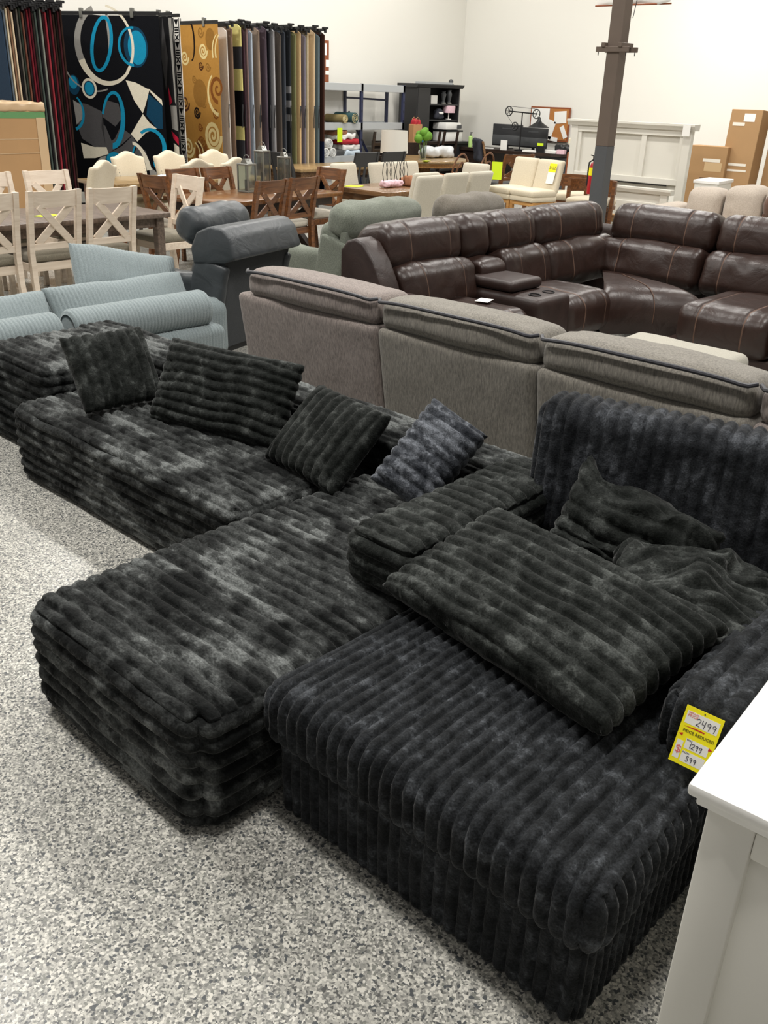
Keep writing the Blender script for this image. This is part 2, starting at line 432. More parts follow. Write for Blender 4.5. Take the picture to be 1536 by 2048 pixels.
lamp('ceiling_panel_light', (-12.0, 14.6, 6.2), (1.2, .6), 110)

def struct(name, bm, mats, **k):
    o = fin(name, bm, mats, **k); o['kind'] = 'structure'; return o
bm = bmesh.new(); bx(bm, (-5, 7, -.05), (20, 22, .1)); struct('floor', bm, 'flakes', smooth=0)
bm = bmesh.new(); bx(bm, (-14.05, 6.7, 3.5), (.1, 21.6, 7)); struct('wall_left', bm, 'wall', smooth=0)
bm = bmesh.new(); bx(bm, (-4.5, 17.55, 3.5), (19.2, .1, 7)); struct('wall_back', bm, 'wall', smooth=0)

# ------------------------------------------------------------------ black plush sectional
def ribbed(name, x, y, z, r, mat, parent=None, res=.0065, top='y', side='z', period=.053, amp=.026, puff=.012, seed=0, origin=(0, 0, 0), fl=1., RZ=0, R=.0):
    size = (x[1]-x[0], y[1]-y[0], z[1]-z[0]); cc = ((x[0]+x[1])/2, (y[0]+y[1])/2, (z[0]+z[1])/2)
    hz = size[2]/2
    def disp(P, N):
        wob = .007*vn(P*5+seed, seed)+.003*vn(P*16+seed, seed+4)
        st = P[:, 1] if top == 'y' else P[:, 0]
        if side == 'z': ss = P[:, 2]+hz
        else: ss = np.where(np.abs(N[:, 0]) > np.abs(N[:, 1])*1.2, P[:, 1], P[:, 0])
        isT = np.abs(N[:, 2]) > .72
        s = np.where(isT, st, ss)+wob
        u = P/(np.array(size)/2)
        bul = puff*np.clip(1-u[:, 0]**2, 0, 1)*np.clip(1-u[:, 1]**2, 0, 1)*(N[:, 2] > .5)
        return rib(s, period, amp)+fluff(P+seed, fl)+bul+.006*vn(P*3+seed, 9)
    P, N, F = rbox(size, r, res)
    if R:
        hx, hy = size[0]/2, size[1]/2
        dx, dy = np.maximum(np.abs(P[:, 0])-(hx-R), 0), np.maximum(np.abs(P[:, 1])-(hy-R), 0)
        k = np.where((dx > 1e-6) & (dy > 1e-6), np.maximum(dx, dy)/np.maximum(np.hypot(dx, dy), 1e-9), 1)
        P[:, 0] -= np.sign(P[:, 0])*dx*(1-k); P[:, 1] -= np.sign(P[:, 1])*dy*(1-k); N = vnormals(P, F)
    P = P+N*disp(P, N)[:, None]
    P[:, 2] = np.maximum(P[:, 2], -hz+(.0 if z[0] < .02 else -.02))
    MX = Matrix.Translation(Vector(cc)-Vector(origin)) @ Matrix.Rotation(RZ, 4, 'Z')
    return npobj(name, P, F, mat, parent, MX=MX)
def ribbed_pillow(name, c, x, y, size, mat, along='x', period=.045, amp=.011, seed=0, res=.006, crumple=0., label='', group=None, q=.36, bend=0.):
    P, f, sg, F = pillow(size[0], size[1], size[2], res, q=q, pinch=.03)
    if bend: P[:, 2] += bend*((P[:, 0]/size[0]*2)**2)
    if crumple:
        W = np.stack([vn(P*7+seed, 1), vn(P*7+seed, 2), vn(P*7+seed, 3)], 1)+.5*np.stack([vn(P*15+seed, 1), vn(P*15+seed, 2), vn(P*15+seed, 3)], 1)
    s = P[:, 1] if along == 'x' else P[:, 0]
    s = s+.012*vn(P*6+seed, seed)*(1+crumple*14)+.05*(P[:, 0]**2 if along == 'x' else P[:, 1]**2)
    N = vnormals(P, F)
    e = np.clip(f*1.6, .7, 1)*1.7
    P2 = P+N*(rib(s, period, amp)*e+fluff(P+seed, .9))[:, None]+0*P
    if crumple: P2 = P2+crumple*W
    o = npobj(name, P2, F, mat, MX=frame((0, 0, 0), x, y), loc=c)
    tag(o, label, 'cushion', group); return o

# long seat unit along the back
t = thing('sectional_sofa', 'long low black ribbed plush sofa with low backrest, in front of the taupe sofa', 'sofa', (-3.6, 2.4, 0))
o_ = (-3.6, 2.4, 0)
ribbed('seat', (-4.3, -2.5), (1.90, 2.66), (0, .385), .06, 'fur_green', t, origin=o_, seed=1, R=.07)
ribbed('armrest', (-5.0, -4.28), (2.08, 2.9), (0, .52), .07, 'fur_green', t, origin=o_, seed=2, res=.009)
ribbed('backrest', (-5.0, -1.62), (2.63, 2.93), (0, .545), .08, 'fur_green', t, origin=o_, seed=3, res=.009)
# chaise
t = thing('chaise_seat', 'black ribbed plush chaise block jutting forward with rounded front corners on the floor', 'sofa', (-1.99, 1.8, 0))
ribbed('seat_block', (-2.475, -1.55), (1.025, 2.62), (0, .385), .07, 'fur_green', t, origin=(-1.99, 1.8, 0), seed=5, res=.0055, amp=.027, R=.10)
# near seat
t = thing('accent_sofa', 'nearest black ribbed plush seat with thick overhanging cushion, upright back panel and side arm', 'sofa', (-1.05, 1.9, 0))
o_ = (-1.05, 1.9, 0)
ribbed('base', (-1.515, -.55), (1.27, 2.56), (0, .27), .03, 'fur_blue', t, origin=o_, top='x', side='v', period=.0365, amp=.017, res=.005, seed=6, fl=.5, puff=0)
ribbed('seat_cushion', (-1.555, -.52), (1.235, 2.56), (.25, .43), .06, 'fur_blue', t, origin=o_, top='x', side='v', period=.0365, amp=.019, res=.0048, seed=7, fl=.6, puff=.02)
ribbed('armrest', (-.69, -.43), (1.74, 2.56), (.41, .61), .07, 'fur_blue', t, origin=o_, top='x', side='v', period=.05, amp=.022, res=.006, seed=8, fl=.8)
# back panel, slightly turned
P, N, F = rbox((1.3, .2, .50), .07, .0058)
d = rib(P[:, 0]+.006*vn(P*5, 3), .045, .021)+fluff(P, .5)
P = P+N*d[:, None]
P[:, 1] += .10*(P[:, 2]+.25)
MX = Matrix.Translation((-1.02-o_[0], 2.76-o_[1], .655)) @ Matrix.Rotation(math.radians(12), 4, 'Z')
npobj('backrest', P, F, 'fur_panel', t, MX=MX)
# loose block on the chaise
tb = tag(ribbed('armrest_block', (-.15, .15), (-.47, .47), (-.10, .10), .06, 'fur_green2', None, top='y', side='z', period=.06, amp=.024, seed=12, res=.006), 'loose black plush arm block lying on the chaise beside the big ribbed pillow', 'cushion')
tb.location = (-1.70, 2.30, .495)
g = 'black plush cushions on the sectional'
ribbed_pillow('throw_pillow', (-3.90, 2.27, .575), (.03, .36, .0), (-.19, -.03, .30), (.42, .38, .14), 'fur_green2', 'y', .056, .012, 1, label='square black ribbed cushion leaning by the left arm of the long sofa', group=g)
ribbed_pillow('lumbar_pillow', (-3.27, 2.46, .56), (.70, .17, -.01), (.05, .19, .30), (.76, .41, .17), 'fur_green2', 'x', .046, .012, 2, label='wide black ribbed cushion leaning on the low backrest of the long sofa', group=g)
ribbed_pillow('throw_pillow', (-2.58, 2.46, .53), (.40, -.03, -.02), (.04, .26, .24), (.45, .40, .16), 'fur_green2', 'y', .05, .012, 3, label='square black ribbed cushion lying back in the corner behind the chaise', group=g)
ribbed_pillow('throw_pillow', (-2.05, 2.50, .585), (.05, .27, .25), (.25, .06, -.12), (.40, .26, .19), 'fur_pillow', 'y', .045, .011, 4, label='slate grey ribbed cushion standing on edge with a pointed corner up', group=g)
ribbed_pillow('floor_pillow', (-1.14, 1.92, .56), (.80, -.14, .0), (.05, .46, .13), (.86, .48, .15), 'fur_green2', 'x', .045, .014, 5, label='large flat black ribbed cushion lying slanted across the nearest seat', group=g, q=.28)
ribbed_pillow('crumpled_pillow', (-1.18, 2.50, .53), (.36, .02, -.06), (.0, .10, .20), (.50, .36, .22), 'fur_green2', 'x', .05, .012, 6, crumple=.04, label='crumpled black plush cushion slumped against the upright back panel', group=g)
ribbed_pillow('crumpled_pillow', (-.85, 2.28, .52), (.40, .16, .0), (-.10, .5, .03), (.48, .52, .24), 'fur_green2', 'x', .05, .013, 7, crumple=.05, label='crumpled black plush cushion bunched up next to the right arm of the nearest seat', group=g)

# ------------------------------------------------------------------ white dresser and price card
t = thing('dresser', 'white lacquered dresser at the lower right edge with a flat top and framed side', 'dresser', (-.335, 1.085, 0), math.radians(3.5))
bm = bmesh.new(); bx(bm, (.30, .65, .945), (.64, 1.34, .022), .006); fin('top', bm, 'white', t)
bm = bmesh.new(); bx(bm, (.30, .65, .925), (.615, 1.315, .02), .004); fin('moulding', bm, 'white', t)
bm = bmesh.new(); bx(bm, (.30, .655, .475), (.58, 1.275, .88), .003); fin('body', bm, 'white_mat', t)
for x, w_ in ((.045, .07), (.555, .07)):
    bm = bmesh.new(); bx(bm, (x, .012, .46), (w_, .03, .92), .004); fin('stile', bm, 'white_mat', t)
for z, h_ in ((.885, .05), (.06, .10)):
    bm = bmesh.new(); bx(bm, (.30, .013, z), (.44, .026, h_), .004); fin('rail', bm, 'white_mat', t)

def text(body, size, mat, parent, MX, name='lettering', shear=0, align='LEFT', ext=.0003):
    c = bpy.data.curves.new(name, 'FONT'); c.body = body; c.size = size; c.shear = shear; c.align_x = align; c.extrude = ext
    c.resolution_u = 3; tmp = bpy.data.objects.new(name, c); COL.objects.link(tmp)
    me = bpy.data.meshes.new_from_object(tmp); bpy.data.objects.remove(tmp); bpy.data.curves.remove(c)
    me.materials.clear(); me.materials.append(M[mat]); o = bpy.data.objects.new(name, me); COL.objects.link(o)
    if parent: o.parent = parent
    o.matrix_local = MX; return o
DIG = {'2': [[(0, .8), (.25, 1), (.55, .9), (.5, .6), (.1, .15), (.0, .05), (.25, .12), (.6, .0)]],
       '4': [[(.1, 1), (.02, .5), (.55, .5)], [(.5, 1), (.42, 0)]],
       '9': [[(.5, .75), (.3, .98), (.05, .8), (.12, .55), (.42, .62), (.52, .9), (.45, .4), (.35, .0)]],
       '1': [[(.3, 1), (.22, 0)]],
       '5': [[(.55, .98), (.15, .95), (.1, .6), (.4, .6), (.5, .3), (.3, .02), (.02, .12)]]}
def handwrite(word, h, p, MX, parent, name='handwritten_price'):
    bm = bmesh.new(); x = p[0]
    for ch in word:
        for st in DIG[ch]:
            tube(bm, [MX @ Vector((x+a*h*.85, p[1]+b*h-.0, .0009)) for a, b in st], .00075, 6)
        x += h*(.42 if ch == '1' else .66)
    return fin(name, bm, 'blackink', parent)
pc = thing('price_card', 'yellow reduced-price card with handwritten prices leaning on the plush arm', 'price tag', (-.565, 1.69, .482))
MXc = frame((0, .0, .069), (.083, .008, -.004), (.01, .045, .13))
bm = bmesh.new(); bx(bm, (0, 0, 0), (.086, .138, .0008), 0, 1, MXc); fin('card', bm, 'yellow', pc, smooth=0)
def patch(x0, x1, y0, y1, mat, nm, z=.0006):
    bm = bmesh.new(); bx(bm, ((x0+x1)/2, (y0+y1)/2, z), (x1-x0, y1-y0, .0003), 0, 1, MXc); return fin(nm, bm, mat, pc, smooth=0)
bxA = patch(-.037, .037, .028, .058, 'paper', 'regular_price_box'); bxB = patch(-.020, .032, -.028, -.004, 'paper', 'was_price_box')
bxC = patch(-.020, .032, -.060, -.034, 'paper', 'now_price_box'); bxD = patch(-.038, -.024, -.058, -.014, 'paper', 'dollar_box')
patch(.036, .040, -.058, -.028, 'paper', 'side_box')
def T(body, size, x, y, mat, par=None): text(body, size, mat, par or pc, MXc @ Matrix.Translation((x, y, .0009)))
T('REGULAR', .0055, -.034, .053, 'pinkink', bxA); T('PRICE', .009, -.034, .045, 'pinkink', bxA)
T('PRICE REDUCED', .0098, -.034, .008, 'olive_ink'); T('WAS', .006, -.019, -.009, 'blackink', bxB); T('NOW', .006, -.019, -.039, 'blackink', bxC); T('$', .026, -.037, -.044, 'pinkink', bxD)
handwrite('2499', .018, (-.012, .031), MXc, bxA); handwrite('1299', .013, (-.010, -.024), MXc, bxB); handwrite('599', .013, (-.008, -.056), MXc, bxC)
bm = bmesh.new()
prism(bm, [(-.034, .021), (.012, .0205), (.012, .0235), (-.01, .024)], lambda a, b: MXc @ Vector((a, b, .0005)), lambda a, b: MXc @ Vector((a, b, .0009)))
fin('red_stroke_print', bm, 'redink', pc, smooth=0)
for s in (-1, 1):
    bm = bmesh.new(); prism(bm, [(s*.040, -.004-.004*s), (s*.031, .0-.004*s), (s*.031, -.008-.004*s)], lambda a, b: MXc @ Vector((a, b, .0005)), lambda a, b: MXc @ Vector((a, b, .0009)))
    fin('red_arrow_print', bm, 'redink', pc, smooth=0)
bm = bmesh.new(); cyl(bm, MXc @ Vector((.0, .063, .0003)), MXc @ Vector((.0, .063, .001)), .0016, n=12); fin('punch_hole', bm, 'blackink', pc)

# ------------------------------------------------------------------ taupe sectional seen from behind
def soft2(name, x, y, z, r, mat, parent, o, res=.02, **k):
    return soft(name, (x[1]-x[0], y[1]-y[0], z[1]-z[0]), r, mat, parent, ((x[0]+x[1])/2-o[0], (y[0]+y[1])/2-o[1], (z[0]+z[1])/2-o[2]), res, **k)
o_ = (-2.3, 3.9, 0)
t = thing('reclining_sectional', 'taupe woven sectional seen from behind with piped puffy back cushions', 'sofa', o_)
segs = [(-4.40, -3.23, 'taupe'), (-3.23, -2.22, 'taupe_light_tint'), (-2.22, -1.21, 'taupe_light_tint'), (-1.21, -.1, 'taupe')]
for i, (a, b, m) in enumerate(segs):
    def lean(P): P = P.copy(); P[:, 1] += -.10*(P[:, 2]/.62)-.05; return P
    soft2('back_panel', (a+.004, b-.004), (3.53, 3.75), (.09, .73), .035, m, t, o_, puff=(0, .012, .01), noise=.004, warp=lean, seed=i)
    bw = b-a
    def cw(P, bw=bw):
        P = P.copy(); u = P[:, 0]/(bw/2)
        P[:, 2] += .012*(1-np.abs(u)**3)*(P[:, 2] > 0)-.12*np.clip(P[:, 1], 0, 1)*(P[:, 2] > 0)-.012*np.abs(u)**6
        P[:, 1] += -.015*(1-u**2)
        return P
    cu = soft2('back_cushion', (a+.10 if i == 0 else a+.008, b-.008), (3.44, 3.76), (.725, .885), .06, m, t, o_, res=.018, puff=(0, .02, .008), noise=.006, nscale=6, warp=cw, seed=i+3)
    bm = bmesh.new(); a2 = a+.10 if i == 0 else a+.008; W = b-.008-a2; pts = []
    for k in range(41):
        u = -1+2*k/40; x = (a2+b-.008)/2+u*W/2
        sag = .02*(1-abs(u)**3)-.012*abs(u)**6-.035*max(0, abs(u)-.93)/.07*0
        pts.append((x-o_[0], 3.420-.028*(1-u*u)-o_[1]+.035*max(0, abs(u)-.94)/.06, .872+.8*sag+.012*max(0, abs(u)-.94)/.06))
    tube(bm, pts, .0095, 8); fin('piping', bm, 'piping', cu)
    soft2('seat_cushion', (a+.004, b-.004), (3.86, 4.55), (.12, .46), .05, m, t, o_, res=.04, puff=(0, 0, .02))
soft2('armrest', (-4.62, -4.41), (3.66, 4.5), (.06, .6), .05, 'taupe', t, o_, res=.03)
t = thing('ottoman', 'grey square upholstered ottoman between the taupe sectional and the brown leather sofa', 'ottoman', (-2.42, 4.95, 0))
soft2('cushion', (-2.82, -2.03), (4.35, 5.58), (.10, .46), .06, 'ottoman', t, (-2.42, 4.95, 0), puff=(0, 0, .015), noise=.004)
for sx in (-.34, .34):
    for sy in (-.5, .5):
        bm = bmesh.new(); cyl(bm, (sx, sy, 0), (sx, sy, .11), .02, .028); fin('foot', bm, 'blackwood', t)

# ------------------------------------------------------------------ brown leather sectional
o_ = (-3.9, 6.4, 0)
LS = thing('leather_sectional', 'dark brown leather corner sectional with stitched bolsters and a cup-holder console', 'sofa', o_)
def lblock(name, x, y, z, r, parent=LS, ax=0, stripes=(), tilt=0., res=.009, puff=.02, noise=.004, seed=0, tilt_ax='X', roll=0.):
    size = (x[1]-x[0], y[1]-y[0], z[1]-z[0]); c = ((x[0]+x[1])/2-o_[0], (y[0]+y[1])/2-o_[1], (z[0]+z[1])/2)
    MX = Matrix.Rotation(tilt, 4, tilt_ax)
    pf = [puff, puff, puff]; pf[ax] = .0
    def disp(P, N):
        u = P[:, ax]/(size[ax]/2)
        pinch = -.016*np.clip((np.abs(u)-.88)/.12, 0, 1)**2
        Q = P.copy(); Q[:, ax] *= 2.6
        wr = .003*vn(Q*9+seed, seed)*np.clip(np.abs(u)*1.3, .25, 1)
        g = 0
        for s in stripes: g = g-.006*np.exp(-((P[:, ax]-s*size[ax]/2)/.012)**2)
        return pinch+wr+g
    o = soft(name, size, r, ['leather', 'stitch'], parent, c, res, pf, noise, 4, MX=MX, seed=seed, disp=disp)
    if stripes:
        P, N, F = rbox(size, r, res); cen = P[F].mean(1)[:, ax]; mi = np.zeros(len(F), np.int32)
        for s in stripes:
            col = np.unique(np.round(cen, 4)); k = col[np.argmin(np.abs(col-s*size[ax]/2))]
            mi[np.abs(cen-k) < .2*res] = 1
        if len(mi) == len(o.data.polygons): o.data.polygons.foreach_set('material_index', mi)
    return o
R_ = math.radians
# left run, facing right (+x)
for i, (a, b, st) in enumerate(((4.76, 5.63, (-.45, .55)), (5.63, 5.98, ()), (5.98, 6.62, (-.4, .55)), (6.62, 7.72, (-.45, .6)))):
    lblock('headrest_bolster', (-4.74, -4.37), (a-.005, b+.005), (.66, 1.0), .12, ax=1, stripes=st, tilt=R_(-10), tilt_ax='Y', seed=i+1)
    if i != 1: lblock('lumbar_cushion', (-4.58, -4.20), (a-.005, b+.005), (.36, .72), .10, ax=1, stripes=st, tilt=R_(-14), tilt_ax='Y', seed=i+11, noise=.014)
lblock('console_back', (-4.5, -4.2), (5.64, 5.97), (.46, .70), .06, ax=1, seed=31)
# right run, facing the camera side (-y)
for i, (a, b, st) in enumerate(((-4.32, -3.31, (-.5, .5)), (-3.31, -2.3, (-.6, .5)), (-2.3, -1.3, (-.5, .5)))):
    lblock('headrest_bolster', (a-.005, b+.005), (7.63, 8.0), (.66, 1.0), .12, ax=0, stripes=st, tilt=R_(-10), tilt_ax='X', seed=i+6)
    lblock('lumbar_cushion', (a-.005, b+.005), (7.44, 7.82), (.36, .72), .10, ax=0, stripes=st, tilt=R_(-14), tilt_ax='X', seed=i+16, noise=.014)
def seat(x, y, ax, st, seed):
    return lblock('seat_cushion', x, y, (.13, .47), .11, ax=ax, stripes=st, res=.010, puff=.02, noise=.006, seed=seed)
seat((-4.35, -3.62), (4.77, 5.53), 1, (-.4, .5), 41); seat((-4.35, -3.62), (6.0, 6.68), 1, (-.35, .55), 42)
seat((-3.07, -2.30), (6.60, 7.62), 0, (-.5, .45), 43); seat((-2.29, -1.35), (6.58, 7.62), 0, (-.5, .5), 44)
# curved corner seat
Vc = []; na, prof = 24, [(0, .10), (-.03, .20), (-.035, .29), (-.02, .36), (.02, .42), (.08, .455), (.16, .47), (.3, .475), (.6, .47), (1.0, .46)]
for k in range(na+1):
    tt = k/na; a_, b_, c_ = Vector((-3.66, 6.56, 0)), Vector((-3.54, 7.02, 0)), Vector((-3.0, 7.02, 0))
    p_ = a_*(1-tt)**2+b_*2*tt*(1-tt)+c_*tt*tt; inn = Vector((-4.3, 7.6, 0))-p_
    for d_, z_ in prof: Vc.append((p_.x+inn.x*d_-o_[0], p_.y+inn.y*d_-o_[1], z_-(.02 if k in (0, na) and d_ < .3 else 0)))
I = np.arange(len(Vc)).reshape(na+1, len(prof)); F = np.stack([I[:-1, :-1], I[1:, :-1], I[1:, 1:], I[:-1, 1:]], -1).reshape(-1, 4)
npobj('corner_seat', Vc, F, 'leather', LS)
bm = bmesh.new(); tube(bm, [tuple(Vector(Vc[13*len(prof)+k])+Vector((.004, -.004, .003))) for k in range(1, 9)], .004, 6); fin('stitch_seam', bm, 'stitch', LS)
# console
soft2('console', (-4.3, -3.60), (5.555, 5.985), (.06, .53), .05, 'leather_side', LS, o_, res=.03, puff=(.01, 0, .005))
soft2('console_lid', (-4.28, -3.86), (5.57, 5.97), (.535, .615), .035, 'leather_side', LS, o_, res=.02, puff=(0, 0, .012))
for y in (5.67, 5.85):
    bm = bmesh.new()
    lathe(bm, [(.047, .528), (.047, .54), (.039, .54), (.037, .505), (.0, .504)], (-3.73-o_[0], y-o_[1], 0), 20, cap=False); fin('cup_holder', bm, 'blackmetal', LS)
# side wing, arm and base
bm = bmesh.new()
prism(bm, [(-4.66, .06), (-4.66, .84), (-4.60, .91), (-4.52, .935), (-4.44, .91), (-4.34, .80), (-4.25, .64), (-4.19, .45), (-4.17, .06)], lambda a, b: (a-o_[0], 4.57-o_[1], b), lambda a, b: (a-o_[0], 4.755-o_[1], b))
bmesh.ops.bevel(bm, geom=[e for e in bm.edges if abs(e.verts[0].co.y-e.verts[1].co.y) < 1e-5], offset=.022, segments=3, affect='EDGES', profile=.5)
fin('side_wing', bm, 'leather_side', LS, smooth=50)
lblock('armrest', (-4.3, -3.6), (4.52, 4.76), (.06, .60), .09, ax=0, seed=50)
bm = bmesh.new(); bx(bm, (-4.80-o_[0], 6.4-o_[1], .42), (.12, 3.2, .72), .05, 3); fin('back_shell', bm, 'leather_side', LS)
bm = bmesh.new(); bx(bm, (-3.1-o_[0], 8.04-o_[1], .42), (3.6, .12, .72), .05, 3); fin('back_shell', bm, 'leather_side', LS)
bm = bmesh.new(); bx(bm, (-4.0-o_[0], 5.65-o_[1], .09), (.66, 1.9, .1), .01); fin('base_rail', bm, 'leather_side', LS)
bm = bmesh.new(); bx(bm, (-2.3-o_[0], 7.15-o_[1], .09), (1.8, .96, .1), .01); fin('base_rail', bm, 'leather_side', LS)
tag(fin('paper_slip', (lambda b: (bx(b, (0, 0, .0), (.10, .13, .001)), b)[1])(bmesh.new()), 'paper', loc=(-3.95, 5.35, .502), rz=.3), 'small white paper slip lying on the leather seat beside the console', 'paper')

# ------------------------------------------------------------------ grey-blue corduroy sofa
o_ = (-5.5, 3.0, 0)
t = thing('corduroy_sofa', 'grey-blue wide-wale corduroy sofa behind the black sofa', 'sofa', o_)
def wale(ax, period=.026, amp=.009):
    return lambda P, N: rib(P[:, ax]+.002*vn(P*6, 4), period, amp)+.004*vn(P*5, 3)
soft2('seat', (-5.75, -5.05), (1.55, 3.86), (.02, .35), .06, 'teal', t, o_, res=.0062, disp=wale(1), puff=(.01, 0, .02))
soft2('backrest', (-6.0, -5.6), (1.55, 4.02), (.02, .52), .07, 'teal', t, o_, res=.0085, disp=wale(1), puff=(0, 0, .02))
soft2('armrest', (-5.6, -5.28), (3.78, 4.08), (.02, .47), .10, 'teal', t, o_, res=.0065, disp=wale(1))
g = 'corduroy cushions on the grey-blue sofa'
def cordpillow(name, c, x, y, size, label, seed=0, along='y'):
    P, f, sg, F = pillow(size[0], size[1], size[2], .0058, q=.42, pinch=.04)
    N = vnormals(P, F); s = P[:, 0] if along == 'y' else P[:, 1]
    P = P+N*(rib(s+.002*vn(P*7, 1), .026, .0085)*np.clip(f*2, .5, 1)+.008*vn(P*5+seed, seed))[:, None]
    o = npobj(name, P, F, 'teal', MX=frame((0, 0, 0), x, y), loc=c); tag(o, label, 'cushion', g)
cordpillow('back_cushion', (-5.47, 3.32, .46), (0, 1, .0), (-.18, 0, .30), (1.06, .42, .20), 'wide grey-blue corduroy back cushion behind the longer bolster', 1)
cordpillow('back_cushion', (-5.47, 2.34, .45), (0, 1, .0), (-.2, 0, .30), (.92, .42, .20), 'grey-blue corduroy back cushion cut by the left edge of the photo', 2)
cordpillow('accent_cushion', (-5.74, 3.52, .63), (.02, 1, -.22), (-.18, .02, .30), (.84, .36, .17), 'tilted grey-blue corduroy cushion lying on top of the sofa back', 3)
def bolster(c, L_, r, label):
    n, m = int(L_/.0042), 40
    y = np.linspace(-L_/2, L_/2, n+1); a = np.linspace(0, 2*PI, m, endpoint=False)
    e = np.clip((L_/2-np.abs(y))/.03, 0, 1); rr = (r-.03+.03*np.sqrt(1-(1-e)**2))+rib(y, .026, .0085)*e
    V = np.stack([np.outer(rr, np.cos(a)), np.repeat(y[:, None], m, 1), np.outer(rr, np.sin(a))], -1).reshape(-1, 3)
    I = np.arange((n+1)*m).reshape(n+1, m); J = np.roll(I, -1, 1)
    F = np.stack([I[:-1], J[:-1], J[1:], I[1:]], -1).reshape(-1, 4)
    ends = []
    for s, i0 in ((-1, 0), (1, n)):
        base = len(V)
        rings = [I[i0]]
        for q in (.75, .5, .25, .02):
            V = np.concatenate([V, np.stack([(r-.03)*q*np.cos(a), np.full(m, s*(L_/2+.004*(q*12 % 2))), (r-.03)*q*np.sin(a)], 1)]); rings.append(np.arange(len(V)-m, len(V)))
        for A, B in zip(rings, rings[1:]): ends.append(np.stack([A, np.roll(A, -1), np.roll(B, -1), B], -1)[:, ::-s])
    F = np.concatenate([F]+ends)
    tag(npobj('bolster', V, F, 'teal', loc=c), label, 'cushion', g)
bolster((-5.19, 3.25, .455), 1.03, .125, 'long round grey-blue corduroy bolster with its end showing')
bolster((-5.19, 2.16, .455), 1.0, .125, 'round grey-blue corduroy bolster at the left edge of the photo')

# ------------------------------------------------------------------ recliners
def recliner(name, label, loc, rz, mat, mback, W=.82, H=1.0, D=.85, flap=False):
    t = thing(name, label, 'armchair', loc, rz)
    hw = W/2; kw = dict(noise=.012, nscale=5)
    bm = bmesh.new()
    prism(bm, [(-hw+.02, .05), (hw-.02, .05), (hw+.0, H*.80), (-hw-.0, H*.80)], lambda a, b: (a, -D/2+.16-.20*(b/H), b), lambda a, b: (a, -D/2+.22-.20*(b/H), b))
    fin('back_panel', bm, mback, t, smooth=0)
    if flap:
        bm = bmesh.new(); n_ = 10
        prof = [(-.515, .77), (-.515, .80), (-.47, .93), (-.40, .985), (-.30, .99), (-.18, .94), (-.12, .82), (-.14, .70), (-.42, .74)]
        prism(bm, prof, lambda a, b: (-hw-.02, a, b*H), lambda a, b: (hw+.02, a, b*H))
        bmesh.ops.bevel(bm, geom=bm.edges[:], offset=.022, segments=3, affect='EDGES', profile=.5)
        fin('headrest_flap', bm, mat, t, smooth=60)
        soft('headrest', (W*.82, .24, .24), .09, mat, t, (.02, .0, H*.95), .02, (0, .02, .02), noise=.012, nscale=5, MX=Matrix.Rotation(R_(30), 4, 'X'), seed=1)
    else: soft('headrest', (W+.03, .28, .26), .10, mat, t, (0, -D/2+.10, H*.875), .02, (0, .02, .03), MX=Matrix.Rotation(R_(14), 4, 'X'), seed=1, **kw)
    soft('backrest', (W-.06, .26, .50), .1, mat, t, (0, -D/2+.25, H*.60), .025, (0, .03, 0), MX=Matrix.Rotation(R_(14), 4, 'X'), seed=2, **kw)
    for s in (-1, 1): soft('side_wing', (.07, .30, .56), .03, mat, t, (s*(hw-.015), -D/2+.20, H*.46), .025, seed=3, MX=Matrix.Rotation(R_(14), 4, 'X'), **kw)
    soft('seat_cushion', (W-.30, D-.30, .30), .08, mat, t, (0, .12, .34), .03, (0, 0, .02), seed=4, **kw)
    for s in (-1, 1): soft('armrest', (.17, D-.10, .56), .07, mat, t, (s*(hw-.06), .08, .34), .03, seed=5, **kw)
    bm = bmesh.new(); bx(bm, (0, .05, .05), (W-.16, D-.25, .1)); fin('base', bm, 'blackplastic', t)
    return t
recliner('recliner_chair', 'charcoal vinyl recliner with its plain back turned to the camera', (-5.80, 4.33, 0), R_(106), 'rec_black', 'rec_back', W=.84, H=.97, flap=True)
recliner('recliner_chair', 'sage green upholstered recliner behind the left end of the leather sofa', (-6.0, 5.98, 0), R_(96), 'sage', 'sage', W=1.08, H=.98)
recliner('recliner_chair', 'taupe plush recliner with only its rounded top visible above the leather sofa', (-5.75, 7.0, 0), R_(92), 'taupe_rec', 'taupe_rec', W=.86, H=1.0)

